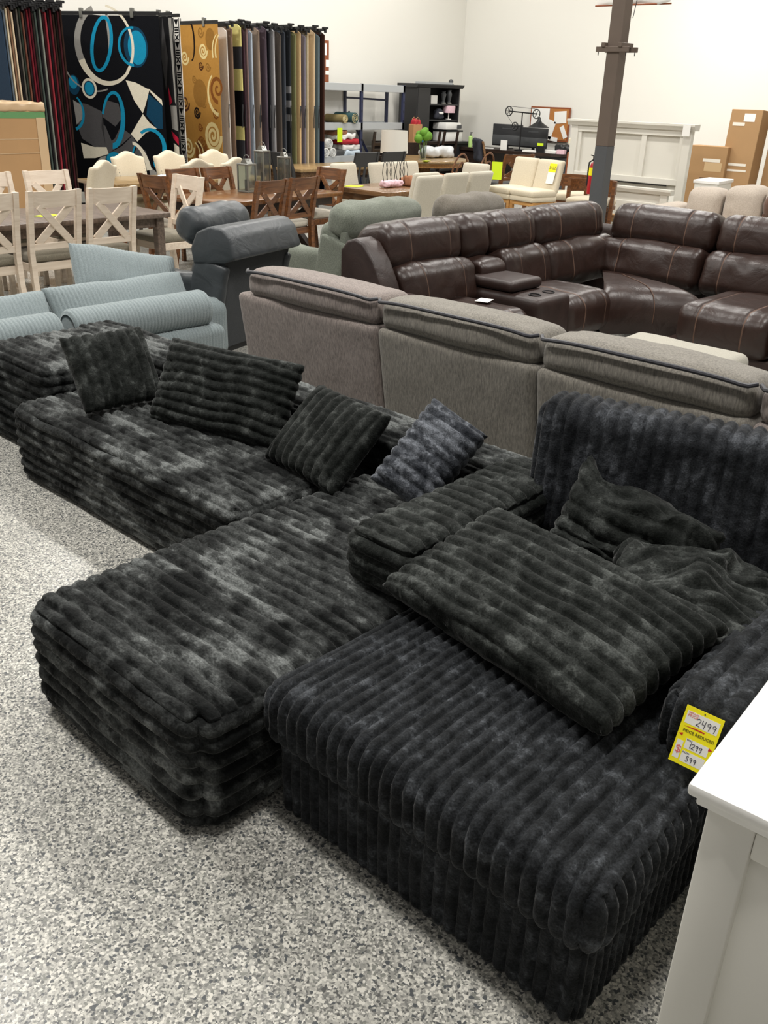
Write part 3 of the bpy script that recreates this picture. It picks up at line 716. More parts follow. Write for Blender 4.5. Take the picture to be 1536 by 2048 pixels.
# ------------------------------------------------------------------ dining chairs
def from_back(t, off=.31):
    # move the parts so that the chair's origin lies under the top of its backrest
    for ch in t.children: ch.location.y += off
    return t
def legs4(t, mat, W, D, h, s=.04, rear=True, y0=None):
    for sx in (-1, 1):
        for sy in ((1, -1) if rear else (1,)):
            bm = bmesh.new(); bar(bm, (sx*(W/2-s/2), sy*(D/2-s/2), h), (sx*(W/2-s/2)*1.0, sy*(D/2-s/2)*1.02, 0), s, s*.95, (1, 0, 0)); fin('leg', bm, mat, t)
def xchair(label, loc, rz, wd, fab, H=1.03, W=.48, D=.46, sh=.47, group=None, lean=.09):
    t = thing('dining_chair', label, 'chair', loc, rz, group); pw = .05
    soft('seat', (W-.02, D-.04, .085), .035, fab, t, (0, .02, sh), .02, (0, 0, .012))
    bm = bmesh.new()
    bx(bm, (0, D/2-.03, sh-.075), (W-.05, .024, .07), .004, 1); bx(bm, (0, -D/2+.03, sh-.075), (W-.05, .024, .07), .004, 1)
    for s in (-1, 1): bx(bm, (s*(W/2-.022), 0, sh-.075), (.024, D-.06, .07), .004, 1)
    fin('seat_frame', bm, wd, t)
    for s in (-1, 1):
        bm = bmesh.new(); bar(bm, (s*(W/2-.022), D/2-.025, sh-.045), (s*(W/2-.022), D/2-.02, 0), .042, .042, (1, 0, 0)); fin('leg', bm, wd, t)
        bm = bmesh.new(); x = s*(W/2-.022)
        pts = [(-D/2-.03, 0), (-D/2+.01, sh*.6), (-D/2+.012, sh+.05), (-D/2-lean*.45, sh+.32), (-D/2-lean, H)]
        poly = [(y-pw/2, z) for y, z in pts]+[(y+pw/2, z) for y, z in pts[::-1]]
        prism(bm, poly, lambda a, b: (x-pw/2*.9, a, b), lambda a, b: (x+pw/2*.9, a, b)); fin('back_post', bm, wd, t, smooth=25)
    ya, yb = -D/2+.008, -D/2-lean
    def yz(z): return -D/2+.012-(z-sh-.05)/(H-sh-.05)*(lean+.012)
    bm = bmesh.new(); pts = []
    for k in range(9):
        u = -1+k/4; pts.append((u*(W/2-.03), -.03*(1-u*u)))
    for (x0, c0), (x1, c1) in zip(pts, pts[1:]):
        vs = []
        for (x, c) in ((x0, c0), (x1, c1)):
            for z, th in ((H-.135, -.012), (H-.005+.012*0, -.012), (H-.005, .012), (H-.135, .012)): vs.append(bm.verts.new((x, yz(z)+c+th, z)))
        for j in range(4): bm.faces.new((vs[j], vs[(j+1) % 4], vs[4+(j+1) % 4], vs[4+j]))
    bmesh.ops.remove_doubles(bm, verts=bm.verts, dist=1e-4); fin('top_rail', bm, wd, t, smooth=30)
    z0, z1 = sh+.10, H-.13
    bm = bmesh.new(); bar(bm, (-W/2+.04, yz(z0)-.005, z0), (W/2-.04, yz(z0)-.005, z0), .055, .022, (0, 1, 0)); fin('lower_rail', bm, wd, t)
    for s in (-1, 1):
        bm = bmesh.new(); bar(bm, (s*(W/2-.085), yz(z0)-.005-.007*s, z0+.02), (-s*(W/2-.085), yz(z1)-.018-.007*s, z1+.01), .064, .018, (0, 1, 0)); fin('cross_brace', bm, wd, t)
    return from_back(t)
P90 = PI/2
g = 'white cross-back chairs at the weathered brown table'
c0 = xchair('white cross-back chair nearest the corduroy sofa, its back fully in view, right of two', (-7.45, 4.49, 0), P90, 'whitewood', 'seatgrey', group=g)
dup(c0, (-7.45, 3.94, 0), P90, 'white cross-back chair in the near row, second from the left photo edge', g)
dup(c0, (-7.45, 3.38, 0), P90, 'white cross-back chair in the near row, cut off by the photo edge', g)
dup(c0, (-9.2, 4.81, 0), -P90, 'white cross-back chair on the far side of the table, in front of the tall carton', g)
dup(c0, (-9.2, 4.19, 0), -P90, 'white cross-back chair on the far side, cut off by the left photo edge', g)
dup(c0, (-8.08, 5.75, 0), PI, 'white cross-back chair standing alone at the right end of the weathered table', g)
g = 'brown cross-back chairs at the chestnut trestle table'
b0 = xchair('brown cross-back chair on the near side of the trestle table, left of two', (-7.72, 6.56, 0), P90+.14, 'brownwood', 'seatlight', H=.985, group=g)
dup(b0, (-7.84, 7.13, 0), P90+.14, 'brown cross-back chair on the near side of the trestle table, the right one', g)
dup(b0, (-9.30, 6.55, 0), -P90+.14, 'brown cross-back chair on the far side of the trestle table, left of two', g)
dup(b0, (-9.33, 7.06, 0), -P90+.14, 'brown cross-back chair on the far side of the trestle table, beside the glass lantern', g)
dup(b0, (-8.78, 5.80, 0), .05, 'brown cross-back chair at the left end of the trestle table, behind the lone white chair', g)
dup(b0, (-8.63, 8.3, 0), PI, 'brown cross-back chair at the right end of the trestle table', g)

def table(name, label, c, size, h, mt, ml, rz=0, kind='legs', th=.045):
    t = thing(name, label, 'table', (c[0], c[1], 0), rz); W, D = size
    bm = bmesh.new(); bx(bm, (0, 0, h-th/2), (W, D, th), .008, 2); fin('tabletop', bm, mt, t)
    if kind in ('legs', 'legs_apron'):
        for sx in (-1, 1):
            for sy in (-1, 1):
                bm = bmesh.new(); bar(bm, (sx*(W/2-.09), sy*(D/2-.09), h-th), (sx*(W/2-.09), sy*(D/2-.09), 0), .08, .08, (1, 0, 0)); fin('leg', bm, ml, t)
    if kind == 'trestle':
        for sy in (-1, 1):
            y = sy*(D/2-.38)
            for s in (-1, 1):
                bm = bmesh.new(); bar(bm, (s*(W/2-.10), y+.012*s, 0.02), (-s*(W/2-.12), y+.012*s, h-th-.03), .07, .09, (0, 1, 0)); fin('leg', bm, ml, t)
            bm = bmesh.new(); bx(bm, (0, y, h-th-.03), (W-.16, .08, .05), .005, 1); fin('top_brace', bm, ml, t)
        bm = bmesh.new(); bx(bm, (0, 0, h*.5), (.06, D-.8, .10), .005, 1); fin('stretcher', bm, ml, t)
    if kind == 'panel':
        for sy in (-1, 1):
            for sx in (-1, 1):
                bm = bmesh.new(); x = sx*(W/2-.17)
                pts = [(0, .0), (.02, .16), (.0, .35), (.03, h-th)]
                poly = [(sx*a+x-.05, z) for a, z in pts]+[(sx*a+x+.05, z) for a, z in pts[::-1]]
                prism(bm, poly, lambda a, b: (a, sy*(D/2-.25)-.05, b), lambda a, b: (a, sy*(D/2-.25)+.05, b)); fin('leg', bm, ml, t)
        bm = bmesh.new(); bx(bm, (0, 0, .16), (.08, D-.5, .1), .005, 1); fin('stretcher', bm, ml, t)
    if kind != 'round':
        bm = bmesh.new()
        for s in (-1, 1): bx(bm, (s*(W/2-.09), 0, h-th-.045), (.025, D-.2, .09), .003, 1); bx(bm, (0, s*(D/2-.09), h-th-.045), (W-.2, .025, .09), .003, 1)
        fin('apron', bm, ml, t)
    return t
table('dining_table', 'weathered grey-brown dining table surrounded by white cross-back chairs', (-8.14, 4.1), (1.0, 2.24), .75, 'greywood', 'greywood', kind='legs')
table('trestle_table', 'chestnut brown trestle dining table with lanterns and brown cross-back chairs', (-8.46, 6.96), (.95, 1.98), .765, 'tablewood', 'darkwood', .14, 'trestle', .05)
table('dining_table', 'dark-edged oak table between the cream camelback chairs in front of the rugs', (-10.38, 7.2), (.86, 2.3), .78, 'oaktop', 'brownwood', kind='legs')
table('dining_table', 'oak table under the drum-shade lamp with black chairs in front', (-11.2, 10.95), (.9, 2.5), .77, 'oaktop', 'midwood', kind='legs')
table('dining_table', 'medium brown table with shaped legs set with a rust cloth and wire hearts', (-8.27, 9.35), (.98, 1.85), .76, 'midwood', 'midwood', kind='panel', th=.06)
t = thing('round_table', 'round oak table with a vase of green flowers and a white bag', 'table', (-11.75, 13.72, 0))
bm = bmesh.new(); lathe(bm, [(.0, .72), (.80, .72), (.82, .735), (.82, .755), (.81, .77), (0, .77)], n=48, cap=False); fin('tabletop', bm, 'oaktop', t)
bm = bmesh.new(); lathe(bm, [(.68, .64), (.70, .64), (.70, .72), (.68, .72)], n=48, cap=False); fin('apron', bm, 'lightwood', t)
bm = bmesh.new(); lathe(bm, [(.30, .0), (.28, .06), (.10, .12), (.08, .35), (.13, .5), (.09, .62), (.2, .72)], n=24); fin('pedestal', bm, 'midwood', t)

# cream camelback chairs
def camel(label, loc, rz, group):
    t = thing('camelback_chair', label, 'chair', loc, rz, group); W, H = .47, 1.06
    P, N, F = rbox((W, .09, .64), .03, .016); u = P[:, 0]/(W/2); k = (P[:, 2]+.32)/.64
    P[:, 2] += k*(.065*(.5+.5*np.cos(np.clip(u*1.25, -1, 1)*PI)))
    P[:, 1] -= .12*k*k; P[:, 1] += -.01*(1-u*u)*np.sign(-N[:, 1])
    P[:, 0] *= (.90+.10*k)
    npobj('backrest', P, F, 'cream', t, MX=Matrix.Translation((0, -.20, .68)))
    soft('seat', (W+.02, .48, .13), .04, 'cream', t, (0, .03, .44), .03, (0, 0, .02))
    legs4(t, 'darkwood', W-.02, .44, .38)
    bm = bmesh.new()
    for s in (-1, 1):
        for k in range(14): bmesh.ops.create_icosphere(bm, subdivisions=1, radius=.006, matrix=Matrix.Translation((s*.20*(.92+.006*k), -.155-.12*(.1+k*.06)**2*1.2, .5+k*.035)))
    o = fin('nailhead_trim', bm, 'chrome', t); o['kind'] = 'stuff'
    return from_back(t)
g = 'cream camelback chairs at the dark-edged oak table'
k0 = camel('cream camelback chair with plain back turned to us, leftmost and tilted away', (-9.80, 5.82, 0), P90+.45, g)
dup(k0, (-9.62, 6.99, 0), P90, 'cream camelback chair with its plain back to us, low behind the brown chairs', g)
dup(k0, (-9.62, 7.59, 0), P90, 'cream camelback chair with its plain back to us, rightmost beside the glass lantern', g)
dup(k0, (-11.0, 6.90, 0), -P90, 'cream camelback chair facing us in front of the big circle-pattern rug', g)
dup(k0, (-11.0, 7.54, 0), -P90, 'cream camelback chair facing us where the circle rug meets the swirl rug', g)
dup(k0, (-11.0, 8.28, 0), -P90, 'cream camelback chair facing us at the lower corner of the tan swirl rug', g)

# parsons chairs
def parsons(label, loc, rz, group, W=.44, H=1.0, fab='cream_pale', name='parsons_chair', lean=.13, lw='midwood'):
    t = thing(name, label, 'chair', loc, rz, group)
    def warp(P):
        P = P.copy(); k = (P[:, 2]+.29)/.58; P[:, 1] -= lean*k; return P
    soft('backrest', (W, .08, H-.40), .03, fab, t, (0, -.20, .40+(H-.40)/2), .03, (0, .01, 0), warp=warp)
    soft('seat', (W+.02, .48, .12), .04, fab, t, (0, .04, .44), .03, (0, 0, .015))
    legs4(t, lw, W-.02, .46, .39)
    return from_back(t)
g = 'pale linen parsons chairs around the medium brown table'
p0 = parsons('pale linen parsons chair, nearest of the near row with its whole back in view', (-7.20, 8.50, 0), P90, g)
dup(p0, (-7.50, 8.78, 0), P90, 'pale linen parsons chair mostly hidden behind the nearest one of the row', g)
dup(p0, (-7.30, 9.11, 0), P90, 'pale linen parsons chair in the near row, middle one by the rust cloth', g)
dup(p0, (-7.30, 9.60, 0), P90, 'pale linen parsons chair in the near row, last on the right', g)
dup(p0, (-8.22, 10.7, 0), PI, 'pale linen parsons chair at the far end of the medium brown table', g)
dup(p0, (-9.0, 8.88, 0), -P90, 'pale linen parsons chair on the far side beside the neon slip', g)
bch = parsons('wide pale linen dining bench with a backrest behind the wire hearts', (-9.0, 9.86, 0), -P90, None, W=.98, H=.99, name='dining_bench'); bch['category'] = 'bench'

# black wooden chairs
def slatchair(label, loc, rz, group, wd='blackwood', W=.52, H=1.01, kind='panel'):
    t = thing('wooden_chair', label, 'chair', loc, rz, group)
    for s in (-1, 1):
        bm = bmesh.new(); x = s*(W/2-.02); pts = [(-.24, 0), (-.20, .45), (-.24, .75), (-.31, H)]
        prism(bm, [(y-.02, z) for y, z in pts]+[(y+.02, z) for y, z in pts[::-1]], lambda a, b: (x-.02, a, b), lambda a, b: (x+.02, a, b)); fin('back_post', bm, wd, t, smooth=25)
        bm = bmesh.new(); bar(bm, (s*(W/2-.03), .2, .44), (s*(W/2-.03), .21, 0), .04, .04, (1, 0, 0)); fin('leg', bm, wd, t)
    soft('seat', (W, .46, .06), .025, 'seatdark', t, (0, .0, .45), .03, (0, 0, .01))
    def y(z): return -.20-.11*max(0, (z-.45)/(H-.45))**1.3
    if kind == 'panel':
        bm = bmesh.new(); bar(bm, (-W/2+.02, y(H-.12)+.0, H-.11), (W/2-.02, y(H-.12), H-.11), .22, .024, (0, 1, .25)); fin('top_panel', bm, wd, t)
        for k in (-1, 0, 1):
            bm = bmesh.new(); bar(bm, (k*.10, y(.5), .5), (k*.12, y(H-.2), H-.2), .014, .05, (1, 0, 0)); fin('slat', bm, wd, t)
    else:
        for z in (.62, .74, .86, .97):
            bm = bmesh.new(); bar(bm, (-W/2+.02, y(z), z), (W/2-.02, y(z), z), .055, .018, (0, 1, .2)); fin('slat', bm, wd, t)
    for s in (-1, 1):
        bm = bmesh.new(); bx(bm, (s*(W/2-.03), -.01, .40), (.022, .42, .06), .003, 1); fin('side_rail', bm, wd, t)
    return from_back(t)
g = 'black wooden chairs'
s0 = slatchair('black wooden chair with curved top panel at the left end of the lamp table', (-10.88, 9.40, 0), -.1, g)
dup(s0, (-10.4, 10.78, 0), P90, 'black wooden chair just left of the drum-shade lamp, back to us', g)
dup(s0, (-10.4, 11.40, 0), P90, 'black wooden chair directly below the drum lamp shade, back to us', g)
g = 'dark ladder-back chairs by the office hutch'
l0 = slatchair('dark ladder-back chair right in front of the hutch desk and printer', (-12.55, 15.45, 0), P90, g, 'darkwood', .46, 1.19, 'ladder')
dup(l0, (-12.55, 14.88, 0), P90, 'dark ladder-back chair behind the vase of green flowers', g)
dup(l0, (-12.55, 13.40, 0), P90, 'dark ladder-back chair behind the drum-shade lamp by the steel rack', g)

# bentwood chairs
def bentwood(label, loc, rz, group):
    t = thing('bentwood_chair', label, 'chair', loc, rz, group)
    for nm, w_, h_ in (('outer_hoop', .21, .47), ('inner_hoop', .11, .33)):
        bm = bmesh.new(); pts = []
        for k in range(19):
            a = PI*k/18; pts.append((-w_*math.cos(a), -.19-.07*math.sin(a), .46+h_*math.sin(a)**.7))
        tube(bm, pts, .016, 8); fin(nm, bm, 'brownwood', t)
    bm = bmesh.new(); lathe(bm, [(0, .44), (.21, .44), (.22, .455), (.21, .475), (0, .47)], n=28, cap=False); fin('seat', bm, 'brownwood', t)
    for sx in (-1, 1):
        for sy in (-1, 1):
            bm = bmesh.new(); tube(bm, [(sx*.14, sy*.14, .45), (sx*.19, sy*.19, 0)], [.018, .014], 8); fin('leg', bm, 'brownwood', t)
    return t
g = 'bentwood chairs by the round table'
w0 = bentwood('bentwood chair with double hoop back in front of the white bag', (-10.72, 13.22, 0), P90, g)
dup(w0, (-10.72, 14.0, 0), P90, 'bentwood chair at the right of the round table, only its arched top showing', g)

# counter stools, brown counter chair, barrel chairs
def stool(label, loc, rz, group):
    t = thing('counter_stool', label, 'stool', loc, rz, group); W = .47
    def warp(P):
        P = P.copy(); k = (P[:, 2]+.22)/.44; P[:, 1] -= .10*k; return P
    soft('backrest', (W, .09, .44), .035, 'cream', t, (0, -.19, .86), .025, (0, .012, 0), warp=warp)
    soft('seat_cushion', (W, .48, .09), .035, 'cream', t, (0, .02, .655), .025, (0, 0, .015))
    soft('seat_base', (W-.01, .47, .07), .015, 'cream', t, (0, .02, .58), .03)
    legs4(t, 'lightwood', W-.01, .47, .545, .05)
    bm = bmesh.new()
    for s in (-1, 1): bx(bm, (0, .02+s*.20, .52), (W-.06, .025, .05), .003, 1); bx(bm, (s*(W/2-.03), .02, .52), (.025, .4, .05), .003, 1)
    fin('apron', bm, 'lightwood', t)
    for z, s in ((.18, 1), (.26, -1)):
        bm = bmesh.new(); bx(bm, (0, s*.205, z), (W-.06, .025, .035), .003, 1); fin('footrest', bm, 'lightwood', t)
    return from_back(t)
g = 'cream counter stools with honey oak legs'
st = stool('cream upholstered counter stool with honey oak legs, left of the pair', (-7.90, 11.52, 0), R_(168), g)
dup(st, (-7.44, 11.44, 0), R_(168), 'cream counter stool with honey oak legs, right one carrying the SALE tag', g)
stg = thing('sale_tag', 'small white tag with a yellow SALE header hanging on the right cream stool', 'price tag', (-7.35, 11.285, .79))
MXs = frame((0, 0, .12), (math.cos(R_(-12)), math.sin(R_(-12)), 0), (.02, .10, .43))
bm = bmesh.new(); bx(bm, (0, 0, 0), (.14, .27, .002), 0, 1, MXs); fin('card', bm, 'paper', stg, smooth=0)
bm = bmesh.new(); bx(bm, (0, .075, .0015), (.14, .115, .001), 0, 1, MXs); fin('header', bm, 'yellow', stg, smooth=0)
text('SALE', .062, 'blackink', stg, MXs @ Matrix.Translation((-.066, .055, .0023)), ext=.0005)
cc = xchair('brown counter-height cross-back chair with neon tag left of the cream stools', (-8.62, 12.3, 0), R_(75), 'brownwood', 'seatdark', H=1.06, W=.56, sh=.60)
ng = tag(fin('neon_tag', (lambda b: (bx(b, (0, 0, 0), (.16, .003, .25)), b)[1])(bmesh.new()), 'neon', loc=(-8.62, 11.74, .84), rz=R_(20)), 'neon yellow price tag hanging on the brown counter chair', 'price tag')
def barrel(label, loc, rz, group=None):
    t = thing('barrel_chair', label, 'chair', loc, rz, group)
    bm = bmesh.new(); n = 16; prev = None
    for k in range(n+1):
        a = PI+PI*k/n; c, s = math.cos(a), math.sin(a); vs = []
        for r, z in ((.29, .60), (.29, .78), (.325, .78), (.325, .60)): vs.append(bm.verts.new((r*c, r*s*.9+.05, z)))
        if prev:
            for j in range(4): bm.faces.new((prev[j], prev[(j+1) % 4], vs[(j+1) % 4], vs[j]))
        else: bm.faces.new(vs)
        prev = vs
    bm.faces.new(prev[::-1]); fin('curved_back', bm, 'brownwood', t, smooth=40)
    for sx in (-1, 1):
        bm = bmesh.new(); bar(bm, (sx*.305, .06, .79), (sx*.30, .10, 0), .05, .045, (1, 0, 0)); fin('leg', bm, 'brownwood', t)
        bm = bmesh.new(); bar(bm, (sx*.16, -.19, .62), (sx*.18, -.22, 0), .045, .045, (1, 0, 0)); fin('leg', bm, 'brownwood', t)
    soft('seat_cushion', (.54, .50, .11), .045, 'cream', t, (0, .02, .48), .03, (0, 0, .02))
    bm = bmesh.new(); bx(bm, (0, .02, .40), (.54, .44, .06), .01, 1); fin('seat_frame', bm, 'brownwood', t)
    return t
g = 'brown barrel chairs with cream seats'
ba = barrel('brown barrel-back chair with cream seat behind the column', (-7.36, 12.45, 0), R_(190), g)
ba.scale = (1.13, 1.1, 1.0)
dup(ba, (-8.0, 12.9, 0), R_(200), 'brown barrel-back chair mostly hidden between the stools and the other barrel chair', g)

# things on the tables
def slab(name, label, cat, loc, size, mat, rz=0, rx=0, group=None):
    bm = bmesh.new(); bx(bm, (0, 0, size[2]/2), size); o = fin(name, bm, mat, loc=loc, rz=rz, smooth=0); tag(o, label, cat, group); o.rotation_euler = (rx, 0, rz); return o
slab('neon_slip', 'neon yellow paper slip on the weathered brown table behind a white chair', 'paper', (-8.02, 4.16, .751), (.14, .2, .002), 'neon', .3)
slab('paper_slip', 'white paper slip on the trestle table beside the lone white chair', 'paper', (-7.98, 6.12, .766), (.11, .15, .002), 'paper', .5)
slab('paper_slip', 'tiny white paper slip on the trestle table behind the near brown chair', 'paper', (-8.3, 7.15, .766), (.08, .1, .002), 'paper', .2)
slab('neon_slip', 'neon yellow paper slip on the corner of the medium brown table', 'paper', (-8.55, 8.62, .761), (.18, .22, .004), 'neon', .4)
slab('neon_slip', 'thin neon slip on the round table left of the vase', 'paper', (-11.2, 13.12, .771), (.1, .22, .003), 'neon', .4)
slab('paper_slip', 'white paper slip on the lamp table beside the rug ends', 'paper', (-10.95, 10.45, .771), (.12, .22, .004), 'paper', .1)
cl = soft('napkin_bundle', (.16, .22, .05), .02, 'bluepale', None, (0, 0, 0), .02, noise=.02, nscale=20); cl.location = (-10.2, 6.95, .807); tag(cl, 'pale blue folded napkin bundle on the camelback chair table', 'napkin')
def lantern(label, loc, w, h):
    t = thing('lantern', label, 'lantern', loc, .2)
    for nm, z in (('base_plate', .01), ('top_plate', h)):
        bm = bmesh.new(); bx(bm, (0, 0, z), (w, w, .02), .003, 1); fin(nm, bm, 'chrome', t)
    for sx in (-1, 1):
        for sy in (-1, 1):
            bm = bmesh.new(); bx(bm, (sx*(w/2-.008), sy*(w/2-.008), h/2), (.014, .014, h)); fin('corner_post', bm, 'chrome', t)
    for k in range(4):
        bm = bmesh.new(); a = k*PI/2; bx(bm, (0, w/2-.012, h/2), (w-.03, .003, h-.03), 0, 1, Matrix.Rotation(a, 4, 'Z')); fin('glass_pane', bm, 'glass', t, smooth=0)
    bm = bmesh.new(); cyl(bm, (0, 0, .02), (0, 0, h*.45), w*.17); fin('candle', bm, 'candle', t)
    bm = bmesh.new(); prism(bm, [(-w*.35, 0), (w*.35, 0), (w*.12, .06), (-w*.12, .06)], lambda a, b: (a, -w*.3, h+b), lambda a, b: (a, w*.3, h+b)); fin('roof', bm, 'chrome', t)
    bm = bmesh.new(); tube(bm, [(.04*math.cos(a*PI/8), 0, h+.06+.04*math.sin(a*PI/8)) for a in range(0, 17)], .004, 6); fin('ring_handle', bm, 'chrome', t)
lantern('pewter lantern with glass panes, largest and nearest on the trestle table', (-8.62, 6.95, .766), .16, .30)
lantern('taller pewter glass lantern right behind the nearest lantern', (-8.82, 7.35, .766), .14, .42)
lantern('small pewter lantern with a white price card, farthest on the trestle table', (-8.86, 7.72, .766), .12, .34)
# rust cloth and wire hearts
P, N, F = rbox((.34, .95, .09), .03, .02); P[:, 2] = (P[:, 2]+.045)*(1+.5*vn(P*9, 2)+.4*vn(P*23, 3)); P[:, 0] += .05*vn(P*6, 4)
P[:, 2] = np.maximum(P[:, 2], 0); rc = npobj('table_cloth', P, F, 'terracotta', loc=(-8.2, 9.72, .762)); tag(rc, 'rust brown scrunched cloth runner lying on the medium brown table', 'cloth')
wh = thing('wire_ornament', 'black wire heart ornament with pink and white flower base on the brown table', 'decoration', (-8.22, 9.0, .762))
for k, yy in enumerate((-.16, -.09, -.02, .09, .16, .22)):
    bm = bmesh.new(); tube(bm, [(0, yy+.0, .03), (.01, yy-.06, .18), (0, yy-.02, .31), (0, yy+.01, .30), (0, yy+.05, .2), (0, yy+.03, .03)], .004, 6); fin('wire_loop', bm, 'blackmetal', wh)
P, N, F = rbox((.12, .36, .08), .035, .012); P = P+N*(.012*vn(P*40, 1))[:, None]; npobj('flower_base', P, F, 'pinkish', wh, loc=(0, -.03, .045))
# drum lamp on the lamp table
t = thing('table_lamp', 'table lamp with large white drum shade above the black chairs', 'lamp', (-10.95, 11.98, .772))
bm = bmesh.new(); lathe(bm, [(.23, .17), (.215, .52), (.21, .52), (.225, .17)], n=32, cap=False); fin('lamp_shade', bm, 'shade', t)
bm = bmesh.new(); lathe(bm, [(.09, 0), (.09, .02), (.03, .04), (.05, .10), (.02, .16), (.012, .45), (0, .45)], n=20); fin('base', bm, 'chrome', t)
bm = bmesh.new()
for k in range(3): tube(bm, [(0, 0, .44), (.212*math.cos(k*2.1), .212*math.sin(k*2.1), .5)], .003, 6)
fin('shade_spider', bm, 'chrome', t)
# vase and flowers
t = thing('flower_vase', 'clear glass vase of round green flowers on the round table', 'vase', (-11.4, 13.25, .771))
bm = bmesh.new(); lathe(bm, [(.0, .0), (.055, .0), (.065, .25), (.06, .25), (.05, .01), (0, .01)], n=20, cap=False); fin('glass', bm, 'glass', t)
for k, (x, y, z, r) in enumerate(((-.02, -.12, .36, .075), (.03, .02, .40, .085), (0, .12, .40, .08), (.02, -.03, .46, .07), (-.05, .09, .48, .065), (-.1, .0, .42, .07))):
    bm = bmesh.new(); bmesh.ops.create_icosphere(bm, subdivisions=3, radius=r)
    for v in bm.verts: v.co *= 1+.10*math.sin(v.co.x*170)*math.sin(v.co.y*150)*math.sin(v.co.z*160)
    o = fin('flower_head', bm, 'leafgreen', t, loc=(x, y, z))
    bm = bmesh.new(); tube(bm, [(x*.2, y*.2, .02), (x, y, z)], .005, 6); fin('stem', bm, 'stem', t)
P, N, F = rbox((.3, .75, .18), .08, .03); P = P+N*(.035*vn(P*8, 1)+.02*vn(P*18, 2))[:, None]; wb = npobj('plastic_bag', P, F, 'whitebag', loc=(-11.75, 14.05, .87)); tag(wb, 'crumpled white plastic bag lying on the round table', 'bag')

# ------------------------------------------------------------------ rug racks
RM = {}
def rmat(h, lift=1.):
    k = (h, lift)
    if k not in RM:
        c = [min(.92, int(h[i:i+2], 16)/255*lift) for i in (1, 3, 5)]
        RM[k] = plain('rug_pile', c, .95, spec=.1, bump=.35, bscale=120, var=.12, vscale=25)
    return RM[k]
def rug(label, lead, ang, W, z0, z1, col, group, th=.016, bands=None, hook=True, cat='rug', wave=.02, seed=0, nm='hanging_rug', lift=1.):
    # local x runs from the leading edge back to the wall, local -y is the face towards the aisle
    t = thing(nm, label, cat, (lead[0], lead[1], 0), ang, group)
    n, m = 14, 24
    xs = np.linspace(0, W, n+1); zs = np.linspace(z0, z1, m+1)
    P = []
    for side in (0, 1):
        for x in xs:
            for z in zs:
                zz = z
                if x < .08 and z > z1-.10: zz = min(z, z1-.05*(1-math.sqrt(max(0, 1-((.08-x)/.08)**2))))
                y = wave*math.sin(x*4+seed)*((z1-z)/(z1-z0)) + side*th
                P.append((-x, y, zz))
    I = np.arange((n+1)*(m+1)).reshape(n+1, m+1); J = I+(n+1)*(m+1); F = []
    q = lambda A, fl: np.stack([A[:-1, :-1], A[1:, :-1], A[1:, 1:], A[:-1, 1:]], -1).reshape(-1, 4)[:, ::(-1 if fl else 1)]
    F = [q(I, True), q(J, False)]
    for e, r, fl in ((I[0], J[0], False), (I[-1], J[-1], True), (I[:, 0], J[:, 0], True), (I[:, -1], J[:, -1], False)):
        f = np.stack([e[:-1], r[:-1], r[1:], e[1:]], -1); F.append(f[:, ::-1] if fl else f)
    o = npobj('pile', P, np.concatenate(F), [rmat(col, lift)]+[rmat(b[2]) for b in (bands or [])], t)
    o.data.set_sharp_from_angle(angle=R_(40))
    if bands:
        mi = np.zeros(len(o.data.polygons), np.int32)
        for p in o.data.polygons:
            zc = p.center.z
            for k, b in enumerate(bands):
                if b[0] <= zc < b[1]: mi[p.index] = k+1
        o.data.polygons.foreach_set('material_index', mi)
    bm = bmesh.new(); bx(bm, (-W/2, th/2, z1+.025), (W, .022, .035)); fin('hanger_arm', bm, 'blackmetal', t, smooth=0)
    bm = bmesh.new(); bx(bm, (.02, th/2, z1+.045), (.05, .10, .03), .004, 1); bx(bm, (.02, th/2, z1+.01), (.03, .03, .06)); fin('hanger_clamp', bm, 'blackmetal', t, smooth=0)
    if hook:
        bm = bmesh.new(); tube(bm, [(.005, 0, 1.62), (.03, -.02, 1.58), (.03, -.03, 1.45), (.03, -.03, 1.30)], .008, 6); fin('pull_handle', bm, 'blackplastic', t)
    return t
ORD = 'first second third fourth fifth sixth seventh eighth ninth tenth eleventh twelfth thirteenth fourteenth fifteenth sixteenth seventeenth eighteenth nineteenth twentieth'.split()
def lead_of(px): v = 9.2+(px-440)*.00862; return (-11.92+(v-9.2)*.17, v)
bank = [(451, '#a9a49e', 'pale grey'), (461, '#6d5a4c', 'brown'), (478, '#2e2e31', 'yellow and black banded'), (484, '#3a2a30', 'dark plum'), (490, '#6d5a58', 'mauve brown'),
        (499, '#8e98a3', 'blue grey'), (513, '#7a6b5e', 'taupe'), (527, '#4a4149', 'plum grey'), (534, '#1f1f23', 'black'), (543, '#8f8f92', 'silver grey'),
        (556, '#4a443f', 'dark brown grey'), (565, '#3c4047', 'charcoal'), (576, '#26282b', 'black flecked'), (587, '#6a6b4c', 'olive green'), (597, '#b39a75', 'tan'),
        (607, '#65626c', 'purple grey'), (613, '#b9ad92', 'cream'), (627, '#a9967b', 'beige'), (637, '#5f6e75', 'grey teal'), (648, '#3a2620', 'dark brown and navy')]
g = 'area rugs hanging edge-on right of the swirl rug'
